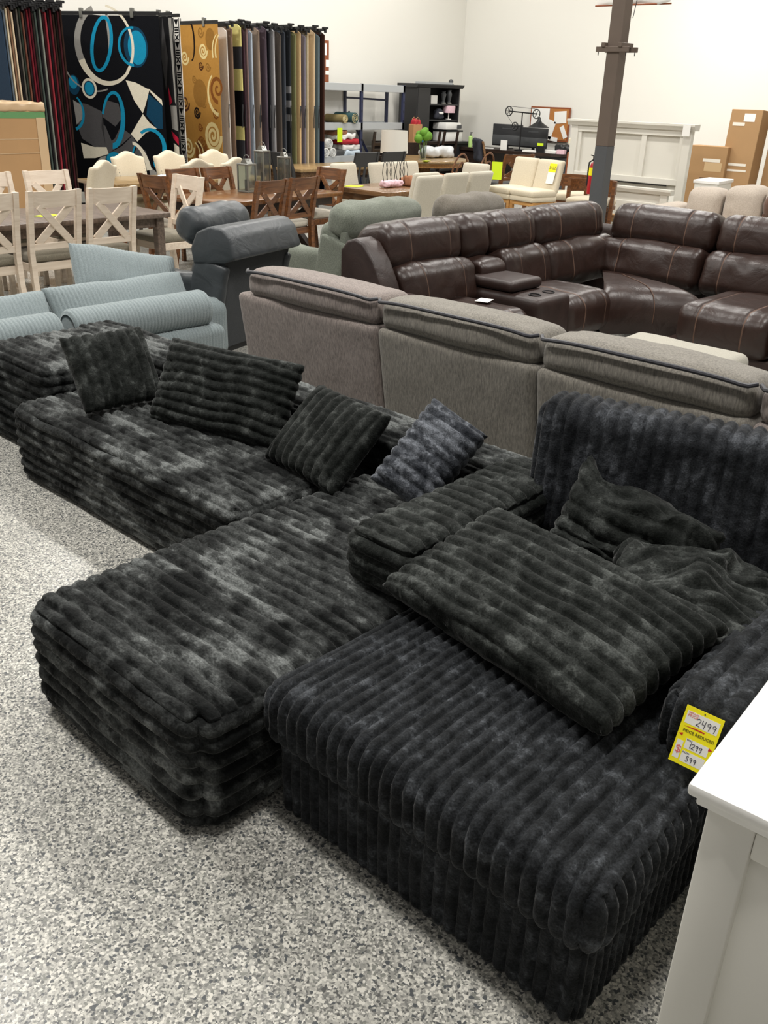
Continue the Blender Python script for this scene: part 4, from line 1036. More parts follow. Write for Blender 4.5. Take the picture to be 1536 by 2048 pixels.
for i, (px, c, nm) in enumerate(bank):
    b = None
    if 'banded' in nm: b = [(z, z+.28, '#d8cf86') for z in (.45, 1.08, 1.82, 2.45)]+[(1.36, 1.82, '#0e0e10')]
    if 'taupe' in nm: b = [(z, z+.06, '#3a322c') for z in (.7, .82, .94, 1.25, 1.37)]
    if 'navy' in nm: b = [(.2, 1.1, '#18203a')]
    if 'flecked' in nm: b = [(.3+.22*k, .36+.22*k, '#8e8e90') for k in range(10)]
    rug('%s rug hanging edge-on, %s to the right of the tan swirl rug' % (nm, ORD[i]), lead_of(px), R_(-3+.25*math.sin(i*2.3)), 1.35, .28+.02*(i % 3), 2.68+.015*((i*7) % 5-2), c, g, bands=b, seed=i*.3, wave=.006, lift=1.25, hook=(i % 3 != 1))
def slabrug(label, A, B, z0, z1, col):
    t = thing('hanging_rug', label, 'rug', (A[0], A[1], 0), math.atan2(B[1]-A[1], B[0]-A[0]))
    W = math.hypot(B[0]-A[0], B[1]-A[1])
    bm = bmesh.new(); bx(bm, (W/2, .009, (z0+z1)/2), (W, .018, z1-z0), .006, 2); fin('pile', bm, rmat(col), t)
    bm = bmesh.new(); bx(bm, (W/2, .009, z1+.03), (W, .03, .04)); fin('hanger_arm', bm, 'blackmetal', t, smooth=0)
    for x in (.25*W, .75*W):
        bm = bmesh.new(); bx(bm, (x, .009, z1+.03), (.05, .05, .12), .004, 1); fin('hanger_clamp', bm, 'chrome', t, smooth=0)
    return t, W
def motif(t, name, polys, mats, fm, off):
    # carved pile figures: thin raised shapes on the rug face (local -y side)
    bm = bmesh.new()
    for poly, mi, d in polys:
        vs = [bm.verts.new(fm(x, y, off+d)) for x, y in poly]
        try: bm.faces.new(vs).material_index = mi
        except ValueError: pass
    me = bpy.data.meshes.new(name); bmesh.ops.triangulate(bm, faces=bm.faces[:]); bm.to_mesh(me); bm.free()
    for m in mats: me.materials.append(rmat(m))
    o = bpy.data.objects.new(name, me); COL.objects.link(o); o.parent = t; return o
def ringp(cx, cy, rx, ry, rot, a0, a1, w0, w1=None, n=28):
    w1 = w0 if w1 is None else w1; c, s = math.cos(rot), math.sin(rot); out = []
    quads = []
    for k in range(n):
        ps = []
        for kk, dr in ((k, 0), (k+1, 0), (k+1, 1), (k, 1)):
            f = kk/n; a = a0+(a1-a0)*f; w = w0+(w1-w0)*f; x, y = (rx-dr*w)*math.cos(a), (ry-dr*w)*math.sin(a)
            ps.append((cx+c*x-s*y, cy+s*x+c*y))
        quads.append(ps)
    return quads
def disc(cx, cy, rx, ry, rot=0, n=36): 
    c, s = math.cos(rot), math.sin(rot)
    return [(cx+c*rx*math.cos(2*PI*k/n)-s*ry*math.sin(2*PI*k/n), cy+s*rx*math.cos(2*PI*k/n)+c*ry*math.sin(2*PI*k/n)) for k in range(n)]
# big rug with rings, turned to face the aisle
t, W = slabrug('large black rug with turquoise and cream rings hanging face-on at the left', (-13.2, 7.34), (-11.66, 7.97), .36, 2.70, '#0c0d11')
fm = lambda x, y, o: ((x-372)/583*W, -.001-o, 2.70-(y-88)/1002*2.34)
pol = []
C = ['#8b8984', '#d2cbb8', '#1784a8', '#4b4a4b', '#123a52', '#b01c38', '#16a0c4']   # grey cream turquoise darkgrey navy red
def A(poly, mi, d): pol.append((poly, mi, d))
def AR(mi, d, *a, **k):
    for q in ringp(*a, **k): A(q, mi, d)
A([(600, 690), (640, 800), (600, 830), (520, 812), (450, 770), (430, 700), (520, 640)], 3, .0004); A([(540, 870), (600, 850), (690, 800), (755, 740), (780, 775), (730, 880), (700, 960), (640, 850)], 3, .0004); A([(870, 500), (945, 560), (940, 690), (905, 690), (850, 620)], 4, .0004)
A([(425, 560), (500, 570), (590, 610), (575, 700), (590, 800), (520, 815), (440, 740)], 3, .0005)
A([(590, 600), (625, 545), (690, 560), (705, 640), (660, 690), (590, 640)], 3, .0005)
A([(690, 690), (755, 735), (690, 790), (600, 850), (590, 800), (650, 760)], 3, .0005)
A([(418, 550), (470, 580), (480, 640), (425, 690)], 0, .0007)
A([(440, 795), (520, 815), (595, 812), (605, 850), (520, 880), (448, 885)], 1, .0009)
A([(745, 430), (800, 440), (878, 478), (850, 560), (830, 608), (785, 540)], 1, .0009)
A([(872, 470), (945, 530), (948, 562), (885, 495)], 1, .0011)
A([(830, 612), (865, 660), (905, 690), (840, 715), (785, 770), (750, 728)], 1, .0009)
A(disc(592, 968, 85, 105), 0, .0005); A(disc(640, 905, 62, 68), 4, .0009); A(disc(640, 880, 50, 42), 2, .0011)
A([(780, 800), (830, 820), (850, 920), (740, 880)], 3, .0005)
A([(840, 900), (885, 940), (895, 1060), (850, 1000)], 0, .0007); A([(855, 960), (890, 975), (895, 1030), (862, 1020)], 2, .0011)
A(disc(818, 252, 68, 108), 4, .0007); A(disc(825, 255, 52, 90), 2, .0009); A(disc(432, 465, 36, 56), 4, .0007); A(disc(430, 450, 26, 36), 2, .0009)
AR(0, .0013, 637, 245, 175, 218, 0, PI*.85, PI*1.4, 40, 30); AR(1, .0014, 637, 245, 175, 218, 0, PI*.22, PI*.87, 14, 40); AR(1, .0013, 637, 245, 172, 215, 0, -PI*.45, PI*.24, 12, 16)
AR(0, .0015, 655, 190, 34, 120, .0, -PI*.45, PI*.5, 30, 24)
AR(2, .0018, 622, 240, 64, 155, .22, 0, 2*PI, 20, 20, n=44)
AR(2, .0018, 800, 250, 84, 106, 0, PI*.5, PI*1.55, 16, 12)
A(disc(525, 482, 45, 57), 1, .0020); A(disc(525, 482, 33, 43), 4, .0022); A(disc(525, 482, 27, 36), 2, .0024)
AR(2, .0020, 652, 655, 70, 165, .12, -PI*.95, PI*.5, 12, 34, n=40)
AR(2, .0020, 862, 800, 92, 112, .1, -PI*.75, PI*.42, 16, 30, n=36)
AR(1, .0022, 770, 950, 90, 180, -.12, -PI*.48, -PI*.02, 18, 30); AR(2, .0021, 800, 900, 60, 130, 0, PI*1.02, PI*1.4, 12, 8)
AR(0, .0010, 560, 330, 180, 170, .2, PI*.3, PI*.95, 8, 8); AR(2, .0012, 395, 620, 86, 110, 0, -PI*.3, PI*.4, 10, 18)
motif(t, 'ring_pattern', pol, C, fm, .0)
t, W = slabrug('black rug with grey and red wedges showing just right of the ring rug', (-12.8, 8.14), (-11.58, 8.12), .36, 2.70, '#141416')
fm = lambda x, y, o: (W-(1010-x)/64*.17, -.001-o, 2.70-(y-88)/1002*2.34)
pol = []; A([(930, 90), (960, 300), (925, 480), (900, 300)], 3, .0005); A([(985, 95), (1012, 95), (1012, 560), (1000, 540)], 0, .0007); A([(945, 450), (975, 540), (950, 560)], 5, .0009); A([(950, 700), (1012, 740), (1012, 780), (965, 745)], 5, .0011)
A([(955, 560), (1012, 560), (1012, 700), (960, 690)], 0, .0006); A([(965, 770), (1012, 790), (1012, 900), (970, 900)], 1, .0006)
motif(t, 'wedge_pattern', pol, C, fm, .0)
t, W = slabrug('narrow black and white geometric rug between the ring rug and the swirl rug', (-12.7, 8.32), (-11.69, 8.32), .36, 2.70, '#e6e2da')
fm = lambda x, y, o: (W-(1056-x)*.0029, -.001-o, 2.70-(y-88)/1002*2.34)
pol = []
for k in range(24):
    y = 95+k*40
    if k % 3 == 0: A([(1016, y), (1052, y), (1034, y+34)], 0, .0005)
    elif k % 3 == 1:
        for j in range(3): A([(1018, y+j*13), (1050, y+j*13), (1050, y+j*13+7), (1018, y+j*13+7)], 0, .0005)
    else: A([(1016, y), (1026, y), (1052, y+30), (1042, y+30)], 0, .0005); A([(1042, y), (1052, y), (1026, y+30), (1016, y+30)], 0, .0008)
A([(1006, 88), (1015, 88), (1015, 1090), (1006, 1090)], 0, .0006); A([(1052, 88), (1058, 88), (1058, 1090), (1052, 1090)], 0, .0006)
motif(t, 'geometric_pattern', pol, ['#17171a'], fm, .0)
t, W = slabrug('tan rug with cream and brown swirls hanging face-on', (-13.05, 9.06), (-11.86, 9.10), .32, 2.68, '#a57a3c')
fm = lambda x, y, o: (W-(1292-x)/230*.62, -.001-o, 2.68-(y-120)/1000*2.42)
pol = []; C2 = ['#d9c791', '#4a2a1a', '#7a4a22', '#8a642f', '#1e1512']
def spiral(cx, cy, r, turns, w, mi, d, a0=0., ky=1.25):
    n = int(turns*22)
    for k in range(n):
        q = []
        for kk, e in ((k, 0), (k+1, 0), (k+1, 1), (k, 1)):
            f = kk/n; a = a0+f*turns*2*PI; rr = r*(1-f*.88)-e*w*(1-.5*f); q.append((cx+rr*math.cos(a), cy+ky*rr*math.sin(a)))
        A(q, mi, d)
A(disc(1120, 500, 60, 80), 3, .0003); A(disc(1110, 880, 60, 130), 2, .0003); A(disc(1230, 200, 40, 60), 3, .0003)
spiral(1165, 262, 42, 2.2, 13, 0, .0008); spiral(1140, 345, 24, 2, 8, 1, .0008); spiral(1085, 610, 34, 2.2, 12, 4, .0008); spiral(1108, 695, 24, 2, 8, 2, .0008)
spiral(1275, 470, 72, 1.6, 20, 2, .0008, PI*.5); spiral(1218, 740, 84, 2.6, 24, 0, .0010, 0); spiral(1075, 420, 24, 1.8, 8, 3, .0006)
spiral(1150, 160, 30, 1.8, 9, 3, .0006); spiral(1200, 350, 26, 1.8, 8, 3, .0006); spiral(1250, 610, 30, 2, 9, 2, .0007); spiral(1150, 560, 24, 1.8, 8, 3, .0006); spiral(1120, 780, 30, 1.8, 9, 3, .0006); spiral(1000, 300, 40, 2, 12, 0, .0008); spiral(980, 560, 44, 2, 12, 1, .0008); spiral(990, 820, 60, 2.2, 16, 0, .0008)
AR(0, .0012, 1290, 500, 105, 130, 0, PI*.55, PI*1.3, 22, 10); AR(0, .0012, 1320, 270, 80, 110, 0, PI*.9, PI*1.35, 12, 6); AR(0, .0012, 1345, 270, 80, 110, 0, PI*.9, PI*1.35, 12, 6); AR(4, .0010, 1060, 210, 38, 110, 0, -PI*.5, PI*.5, 16, 10)
AR(1, .0010, 1060, 950, 110, 160, 0, -PI*.5, 0, 18, 14); AR(0, .0012, 1060, 860, 70, 90, 0, -PI*.4, PI*.2, 12, 8); AR(0, .0012, 1030, 870, 70, 90, 0, -PI*.4, PI*.2, 12, 8)
motif(t, 'swirl_pattern', pol, C2, fm, .0)
g = 'area rugs hanging edge-on at the far left'
LB = [('#2b3a4c', 'navy'), ('#5c6670', 'slate'), ('#c9bba0', 'cream'), ('#7c5f4a', 'brown'), ('#cdb99c', 'pale tan'), ('#1c1a1a', 'black'), ('#57534c', 'grey brown'), ('#2a312a', 'dark green'),
      ('#6a4438', 'rust'), ('#241c1e', 'black plum'), ('#6b2029', 'maroon'), ('#4a161f', 'dark wine'), ('#2c2623', 'dark brown'), ('#46504b', 'grey green'), ('#1b1a1c', 'charcoal black'),
      ('#7c8078', 'grey'), ('#2a1416', 'black wine'), ('#8a3038', 'crimson'), ('#1b1416', 'soft black'), ('#5d1f27', 'burgundy'), ('#33211d', 'chocolate'), ('#15130f', 'jet black'), ('#3d1c20', 'oxblood'), ('#30201b', 'espresso')]
RANK = ['last ']+['%s from last ' % o for o in ['second', 'third', 'fourth', 'fifth', 'sixth', 'seventh', 'eighth', 'ninth', 'tenth', 'eleventh', 'twelfth', 'thirteenth', 'fourteenth', 'fifteenth', 'sixteenth', 'seventeenth', 'eighteenth', 'nineteenth', 'twentieth', 'twenty-first', 'twenty-second', 'twenty-third', 'twenty-fourth']]
for i, (c, nm) in enumerate(LB):
    px = 122*(i+1)/len(LB); v = 6.10+px*.0057
    rug('%s rug hanging edge-on at far left, %sbefore the ring rug' % (nm, RANK[len(LB)-1-i]), (-12.42+px*.0024, v), R_(-2+.3*math.sin(i*1.9)), 1.3, .30, 2.70+.02*((i*5) % 4-1), c, g, seed=i*.2, wave=.006, hook=False)
t = thing('rug_rack', 'black steel rug display rack carrying the hanging rugs along the left wall', 'rack', (-13.45, 8.6, 0))
bm = bmesh.new(); bx(bm, (0, 0, 2.72), (.08, 5.2, .08)); fin('top_rail', bm, 'blackmetal', t, smooth=0)
bm = bmesh.new(); bx(bm, (0, 0, .12), (.08, 5.2, .08)); fin('bottom_rail', bm, 'blackmetal', t, smooth=0)
for y in (-2.55, -.9, .9, 2.55):
    bm = bmesh.new(); bx(bm, (0, y, 1.37), (.07, .07, 2.74)); fin('upright', bm, 'blackmetal', t, smooth=0)

# tall carton in front of the left rugs
t = thing('carton', 'tall cardboard carton with green tape band and shrink film behind the white chairs', 'box', (-10.75, 5.02, 0))
bm = bmesh.new(); bx(bm, (0, 0, .805), (.42, 1.12, 1.61), .006, 1); fin('body', bm, 'cardboard', t)
bm = bmesh.new(); bx(bm, (0, 0, 1.50), (.424, 1.124, .075), .004, 1); fin('green_tape_band', bm, 'greentape', t)
P, N, F = rbox((.44, 1.14, .10), .02, .03); P = P+N*(.012*vn(P*22, 1))[:, None]; npobj('shrink_film_cap', P, F, 'film', t, loc=(0, 0, 1.585))
bm = bmesh.new(); bx(bm, (.214, .50, .8), (.004, .11, 1.35), .001, 1); fin('shrink_film_edge', bm, 'film', t)
for z in (.4, 1.1, 1.25):
    bm = bmesh.new(); bx(bm, (.213, -.05, z), (.002, 1.0, .008)); fin('film_crease', bm, 'film', t)

# ------------------------------------------------------------------ steel shelving
t = thing('storage_rack', 'grey and navy steel storage rack against the left wall', 'shelf', (-13.45, 13.6, 0))
for nm, z in (('top_deck', 1.96), ('middle_deck', 1.285), ('bottom_deck', .70)):
    y0, y1 = (-2.2, 1.12) if z > 1 else (-2.2, .05)
    bm = bmesh.new()
    bx(bm, (0, (y0+y1)/2, z), (.46, y1-y0, .025))
    for k in range(int((y1-y0)/.05)): bx(bm, (.0, y0+.025+k*.05, z+.016), (.46, .02, .008))
    fin(nm, bm, 'steel', t, smooth=0)
    for sx in (-1, 1):
        bm = bmesh.new(); bx(bm, (sx*.235, (y0+y1)/2, z-.03), (.03, y1-y0, .13), .004, 1); fin('beam', bm, 'steel', t)
for y in (-.10, 1.09, -2.2):
    for sx in (-1, 1):
        bm = bmesh.new(); bx(bm, (sx*.225, y, 1.0), (.05, .06, 2.0), .003, 1)
        fin('upright', bm, 'navy', t)
        for k in range(9):
            if sx == 1:
                bm = bmesh.new(); bx(bm, (.252, y, .5+k*.17), (.004, .018, .04)); fin('keyhole_slot', bm, 'blackmetal', t, smooth=0)
bm = bmesh.new(); bar(bm, (-.22, -.10, 1.75), (-.22, 1.09, 1.72), .035, .035); fin('cross_bar', bm, 'navy', t)
bm = bmesh.new(); bar(bm, (-.20, -.02, 1.50), (-.20, .75, .45), .05, .03, (1, 0, 0)); fin('diagonal_brace', bm, 'navy', t)
for y in (-1.1,):
    bm = bmesh.new(); bx(bm, (-.24, y, 1.6), (.01, 2.1, .62)); bx(bm, (-.24, y, .9), (.01, 2.1, .5)); bx(bm, (-.24, y, .4), (.01, 2.1, .5)); fin('white_mesh_back', bm, 'plasticwrap', t, smooth=0)
def rolled(label, c, r, L_, mat, mat2, nm='rolled_rug', cat='rug', group=None, rz=0):
    t = thing(nm, label, cat, c, rz, group)
    bm = bmesh.new(); cyl(bm, (-L_/2, 0, 0), (L_/2, 0, 0), r, n=24); fin('roll', bm, mat, t, smooth=50)
    bm = bmesh.new(); pts = []
    for k in range(40): a = k*.45; rr = r*(.12+.8*k/40); pts.append((L_/2+.003, rr*math.cos(a), rr*math.sin(a)))
    tube(bm, pts, .006, 5); fin('spiral_end', bm, mat2, t); return t
rolled('rolled rug with teal patterned end on the middle shelf of the steel rack', (-13.42, 13.28, 1.40), .095, .5, rmat('#3f5a5c'), rmat('#bcae84'))
rolled('rolled tan rug on the middle shelf next to the rug ends', (-13.42, 13.02, 1.385), .075, .5, rmat('#8f8058'), rmat('#d4c79c'))
g = 'white rolls on the bottom rack shelf'
r0 = rolled('white roll on the bottom rack shelf, lower one nearest the rugs', (-13.42, 12.55, .80), .085, .45, 'paper', 'steel', 'paper_roll', 'roll', g)
dup(r0, (-13.42, 12.73, .80), None, 'white roll on the bottom rack shelf, lower one next to the neon tag', g)
dup(r0, (-13.42, 12.64, .955), None, 'white roll stacked on top of the two lower rolls', g)
for k, (y, z, m, lab, ln) in enumerate(((13.28, .78, 'bluepale', 'pale blue folded textile at the bottom of the shelf pile', .5), (13.26, .88, 'plasticwrap', 'white wrapped textile in the middle of the shelf pile', .5), (13.22, .98, 'redcloth', 'red and white folded textile near the top of the shelf pile', .48), (13.1, 1.08, 'paper', 'white and red folded textile lying on top of the shelf pile', .5), (12.98, 1.14, 'terracotta', 'dark red-brown folded textile hanging over the pile on the shelf', .3))):
    P, N, F = rbox((.38, ln, .10), .03, .02); P = P+N*(.014*vn(P*16+k, k))[:, None]
    if k == 3: P[:, 2] += .02*np.sin(P[:, 1]*30)
    o = npobj('folded_textile', P, F, ['paper' if m == 'paper' else m], loc=(-13.4, y, z-.0)); tag(o, lab, 'textile', 'folded textiles on the steel rack')
o = slab('neon_tag', 'neon yellow price tag hanging on the front of the steel rack', 'price tag', (-13.16, 12.87, .98), (.004, .13, .25), 'neon')
P, N, F = rbox((.36, .42, .13), .03, .02); P = P+N*(.01*vn(P*14, 3))[:, None]; o = npobj('wrapped_bundle', P, F, 'greyplastic', loc=(-13.4, 12.90, .79)); tag(o, 'grey wrapped bundle behind the neon tag on the rack', 'bundle')

# brown notice board on the left wall
t = thing('notice_board', 'narrow brown notice board with white papers high on the left wall', 'board', (-13.985, 13.05, 2.35))
bm = bmesh.new(); bx(bm, (0, 0, 0), (.02, .62, .74), .003, 1); fin('panel', bm, 'corkwood', t)
for y, z, h_ in ((.20, .22, .2), (.27, -.02, .12), (.26, -.18, .07)):
    bm = bmesh.new(); bx(bm, (.012, y, z), (.003, .09, h_)); fin('paper_note', bm, 'paper', t, smooth=0)

# ------------------------------------------------------------------ office hutch desk
t = thing('hutch_desk', 'black office desk with open shelf hutch in the back left corner', 'desk', (-13.45, 15.95, 0))
K = 'blackwood'
for nm, c, s in (('side_panel', (-.15, -.68, 1.42), (.5, .03, 1.16)), ('side_panel', (-.15, .68, 1.42), (.5, .03, 1.16)), ('back_panel', (-.39, 0, 1.42), (.02, 1.36, 1.16)),
                 ('divider', (-.15, -.28, 1.42), (.48, .025, 1.16)), ('door', (.10, -.48, 1.42), (.02, .38, 1.12)),
                 ('shelf', (-.15, .2, 1.66), (.48, .95, .03)), ('shelf', (-.15, .2, 1.36), (.48, .95, .03)), ('desktop', (.0, .05, .93), (.85, 1.62, .04)),
                 ('pedestal', (.0, .55, .46), (.7, .5, .90)), ('pedestal', (.0, -.5, .46), (.7, .45, .90))):
    bm = bmesh.new(); bx(bm, c, s, .004, 1); fin(nm, bm, K, t)
bm = bmesh.new(); prism(bm, [(-.42, 1.98), (.12, 1.98), (.16, 2.03), (.16, 2.05), (-.42, 2.05)], lambda a, b: (a, -.74, b), lambda a, b: (a, .76, b)); fin('cornice', bm, K, t, smooth=0)
bm = bmesh.new(); bx(bm, (.36, .55, .55), (.015, .4, .2), .004, 1); df = fin('drawer_front', bm, K, t)
bm = bmesh.new(); bx(bm, (.38, .6, .62), (.02, .1, .02), .004, 1); fin('drawer_pull', bm, 'chrome', df)
slab('picture_frame', 'small framed white certificate on the upper hutch shelf', 'picture', (-13.45, 15.9, 1.676), (.03, .20, .16), 'paper')
for y, lab in ((16.18, 'patterned black vase on the upper hutch shelf, left of two'), (16.37, 'patterned black vase on the upper hutch shelf, right of two')):
    t = thing('vase', lab, 'vase', (-13.42, y, 1.676), 0, 'black vases on the hutch'); h = .24 if '16.18' in str(y) else .27
    bm = bmesh.new(); lathe(bm, [(.05, 0), (.055, .02), (.03, .05), (.045, .12), (.06, .19), (.035, h-.02), (.05, h)], n=16); fin('body', bm, 'greyplastic', t)
    bm = bmesh.new(); lathe(bm, [(.057, 0), (.057, .03)], n=16); fin('pale_foot', bm, 'chrome', t)
t = thing('desk_lamp', 'small lamp with pink-white shade on the lower hutch shelf', 'lamp', (-13.42, 16.38, 1.376))
bm = bmesh.new(); cyl(bm, (0, 0, 0), (0, 0, .2), .012); lathe(bm, [(.06, 0), (.06, .012)]); fin('base', bm, 'paper', t)
bm = bmesh.new(); lathe(bm, [(.13, .13), (.14, .25), (.13, .27)], n=20); fin('lamp_shade', bm, 'pinkish', t)
P, N, F = rbox((.16, .26, .20), .07, .02); P[:, 1] *= 1-.5*(P[:, 2]+.1)/.2; P = P+N*(.02*vn(P*18, 1))[:, None]; o = npobj('figurine', P, F, 'denim', loc=(-13.42, 16.04, 1.48)); tag(o, 'dark navy and white figurine on the lower hutch shelf', 'figurine')
bm = bmesh.new(); bx(bm, (.05, 0, .02), (.1, .12, .04), .01, 1); fin('white_trim', bm, 'paper', o)
t = thing('printer', 'white and black printer under the hutch shelves', 'printer', (-13.35, 16.3, .951))
bm = bmesh.new(); bx(bm, (0, 0, .10), (.4, .52, .20), .01, 2); fin('cabinet', bm, 'paper', t)
bm = bmesh.new(); bx(bm, (0, 0, .205), (.42, .54, .03), .004, 1); fin('dark_tray', bm, 'blackplastic', t)
bm = bmesh.new(); bx(bm, (0, -.04, .30), (.38, .5, .14), .02, 2); fin('scanner_body', bm, 'paper', t)
bm = bmesh.new(); bx(bm, (.20, .14, .29), (.02, .14, .07), .004, 1); fin('control_panel', bm, 'greyplastic', t)
t = thing('paper_bag', 'kraft paper shopping bag with red tissue and loop handles by the hutch', 'bag', (-12.98, 14.82, .97))
bm = bmesh.new(); bx(bm, (0, 0, .16), (.14, .26, .34), .006, 1); fin('body', bm, 'kraft', t)
P, N, F = rbox((.12, .2, .12), .04, .02); P = P+N*(.02*vn(P*30, 1))[:, None]; npobj('tissue', P, F, 'redcloth', t, loc=(0, 0, .36))
for s in (-1, 1):
    bm = bmesh.new(); tube(bm, [(s*.05, -.06, .33), (s*.05, -.05, .43), (s*.05, .0, .46), (s*.05, .05, .43), (s*.05, .06, .33)], .006, 6); fin('loop_handle', bm, 'kraft', t)
slab('side_desk', 'low dark desk surface under the paper bag beside the hutch', 'desk', (-13.25, 14.7, 0), (.85, .85, .965), 'darkwood')
o = slab('blue_carton', 'small blue and white packet beside the paper bag', 'packet', (-12.96, 15.06, .966), (.06, .14, .13), 'blue', rx=0)
bm = bmesh.new(); bmesh.ops.create_uvsphere(bm, u_segments=16, v_segments=10, radius=.05); bx(bm, (0, 0, -.05), (.08, .08, .02)); tag(fin('ornament_ball', bm, 'greyplastic', loc=(-13.5, 16.5, 2.11)), 'small round dark ornament on top of the hutch', 'decoration')
slab('flat_parcel', 'flat grey parcel lying on top of the hutch', 'parcel', (-13.5, 15.95, 2.051), (.3, .85, .04), 'steel')

# ------------------------------------------------------------------ reception desk
t = thing('office_desk', 'long dark brown desk with monitors along the back wall', 'desk', (-11.7, 16.75, 0))
bm = bmesh.new(); prism(bm, [(-1.55, .45), (1.30, .45), (1.30, -.10), (.95, -.35), (.3, -.45), (-1.55, -.32)], lambda a, b: (a, b, .79), lambda a, b: (a, b, .85)); fin('desktop', bm, 'darkwood', t, smooth=0)
bm = bmesh.new(); bx(bm, (-1.0, .05, .39), (1.0, .7, .79), .006, 1); fin('pedestal', bm, 'darkwood', t)
bm = bmesh.new(); bx(bm, (.85, .12, .39), (.8, .55, .79), .006, 1); fin('pedestal', bm, 'greyplastic', t)
bm = bmesh.new(); bx(bm, (1.32, .1, .45), (.04, .8, .9), .004, 1); fin('side_panel', bm, 'corkwood', t)
g = 'computer monitors seen from behind'
def monitor(label, loc, rz, W, H):
    t = thing('monitor', label, 'monitor', loc, rz, g)
    bm = bmesh.new(); bx(bm, (0, 0, .05+H/2), (W, .035, H), .015, 2); fin('rear_shell', bm, 'screenback', t)
    bm = bmesh.new(); bx(bm, (0, -.02, .05+H*.28), (W*.96, .03, H*.45), .01, 2); fin('lower_bulge', bm, 'greyplastic', t)
    bm = bmesh.new(); bx(bm, (0, -.02, .05+H*.80), (W*.35, .004, .025)); fin('maker_plate', bm, 'greyplastic', t, smooth=0)
    bm = bmesh.new(); bx(bm, (0, .02, .08), (.06, .03, .16)); bx(bm, (0, 0, .008), (.24, .18, .016), .004, 1); fin('stand', bm, 'blackplastic', t)
monitor('black monitor seen from behind, left of the pulley lamp post', (-12.24, 16.95, .851), .06, .74, .43); monitor('black monitor seen from behind, right of the pulley lamp post', (-11.55, 16.92, .851), .0, .70, .39)
t = thing('pulley_lamp', 'industrial desk lamp with spoked pulley wheels and dark cone shade', 'lamp', (-11.62, 16.55, .851))
bm = bmesh.new(); lathe(bm, [(.11, 0), (.11, .02), (.02, .03)], n=24); cyl(bm, (0, 0, 0), (0, 0, .72), .012); fin('post', bm, 'blackmetal', t)
bm = bmesh.new(); cyl(bm, (-.33, 0, .74), (.33, 0, .71), .012); fin('arm', bm, 'blackmetal', t)
for x, z, r in ((-.34, .74, .085), (.34, .71, .085), (-.16, .46, .075)):
    w_ = fin('pulley_wheel', (lambda b: (tube(b, [(x+r*math.cos(k*PI/10), 0, z+r*math.sin(k*PI/10)) for k in range(20)], .010, 6, closed=True), [cyl(b, (x, 0, z), (x+r*math.cos(k*PI/3), 0, z+r*math.sin(k*PI/3)), .005, n=6) for k in range(6)], b)[-1])(bmesh.new()), 'blackmetal', t)
bm = bmesh.new(); cyl(bm, (-.16, 0, .46), (0, 0, .46), .01); fin('side_arm', bm, 'blackmetal', t)
bm = bmesh.new(); tube(bm, [(-.40, 0, .68), (-.22, 0, .50)], .004, 5); tube(bm, [(-.3, 0, .83), (.3, 0, .80)], .004, 5); fin('cord', bm, 'blackmetal', t)
bm = bmesh.new(); lathe(bm, [(.215, .46), (.20, .475), (.06, .56), (.035, .60), (.03, .64), (.012, .66)], (.42, 0, 0), 28); fin('lamp_shade', bm, 'blackmetal', t)
t = thing('soap_bottle', 'lime green pump bottle at the left end of the desk', 'bottle', (-12.95, 16.6, .851))
bm = bmesh.new(); lathe(bm, [(.045, 0), (.045, .2), (.02, .225)], n=16); fin('bottle', bm, 'soap', t)
bm = bmesh.new(); lathe(bm, [(.02, .22), (.02, .245), (.008, .25), (.008, .28)], n=12); bx(bm, (.02, 0, .285), (.06, .016, .014)); fin('pump', bm, 'blackplastic', t)
slab('desk_sign', 'small white upright notice card standing on the front of the desk', 'sign', (-11.9, 16.38, .851), (.16, .015, .19), 'paper')
slab('desk_tag', 'small yellow and black label card in front of the right monitor', 'sign', (-11.05, 16.45, .98), (.14, .012, .05), 'neon')
slab('label_stand', 'small black stand holding the yellow label card on the desk', 'stand', (-11.05, 16.47, .851), (.2, .04, .125), 'blackplastic')
for k, (x, y, s, m, lab) in enumerate(((-10.85, 16.6, (.3, .2, .05), 'paper', 'white paper stack in the middle right of the desk'), (-10.6, 16.55, (.16, .12, .08), 'pinkish', 'pink and white packet among the desk clutter'), (-11.3, 16.5, (.3, .22, .03), 'paper', 'flat papers in front of the right monitor'), (-12.45, 16.55, (.28, .2, .012), 'paper', 'flat white papers at the left of the desk'))):
    slab('paper_stack' if m == 'paper' else 'packet', lab, 'paper' if m == 'paper' else 'packet', (x, y, .851), s, m, .2*k)
P, N, F = rbox((.36, .2, .16), .05, .02); P = P+N*(.03*vn(P*16, 1))[:, None]; o = npobj('cable_clutter', P, F, 'blackplastic', loc=(-10.75, 16.85, .93)); tag(o, 'heap of black office gadgets at the right of the desk', 'gadgets'); o['kind'] = 'stuff'
t = thing('accent_lamp', 'small lamp with cream glass shade at the right end of the desk', 'lamp', (-10.60, 16.98, .851))
bm = bmesh.new(); lathe(bm, [(.06, 0), (.05, .02), (.015, .04), (.02, .12), (.012, .2)], n=16); fin('base', bm, 'corkwood', t)
bm = bmesh.new(); lathe(bm, [(.12, .19), (.11, .27), (.06, .32), (.01, .335), (.01, .37)], n=20); fin('lamp_shade', bm, 'candle', t)
t = slatchair('wooden chair with white seat pad and dark jacket in front of the desk', (-12.05, 15.75, 0), R_(-35), None, 'midwood', .46, 1.03, 'ladder')
P, N, F = rbox((.40, .12, .42), .05, .02); P = P+N*(.02*vn(P*12, 1))[:, None]; P[:, 1] -= .1*(P[:, 2]); o = npobj('jacket', P, F, 'denim', loc=(-12.07, 15.74, .86), rz=R_(-35)); tag(o, 'dark jacket draped over the chair in front of the desk', 'jacket')
t = thing('cork_board', 'half white half cork pin board in a wooden frame on the back wall', 'board', (-11.55, 17.46, 1.36))
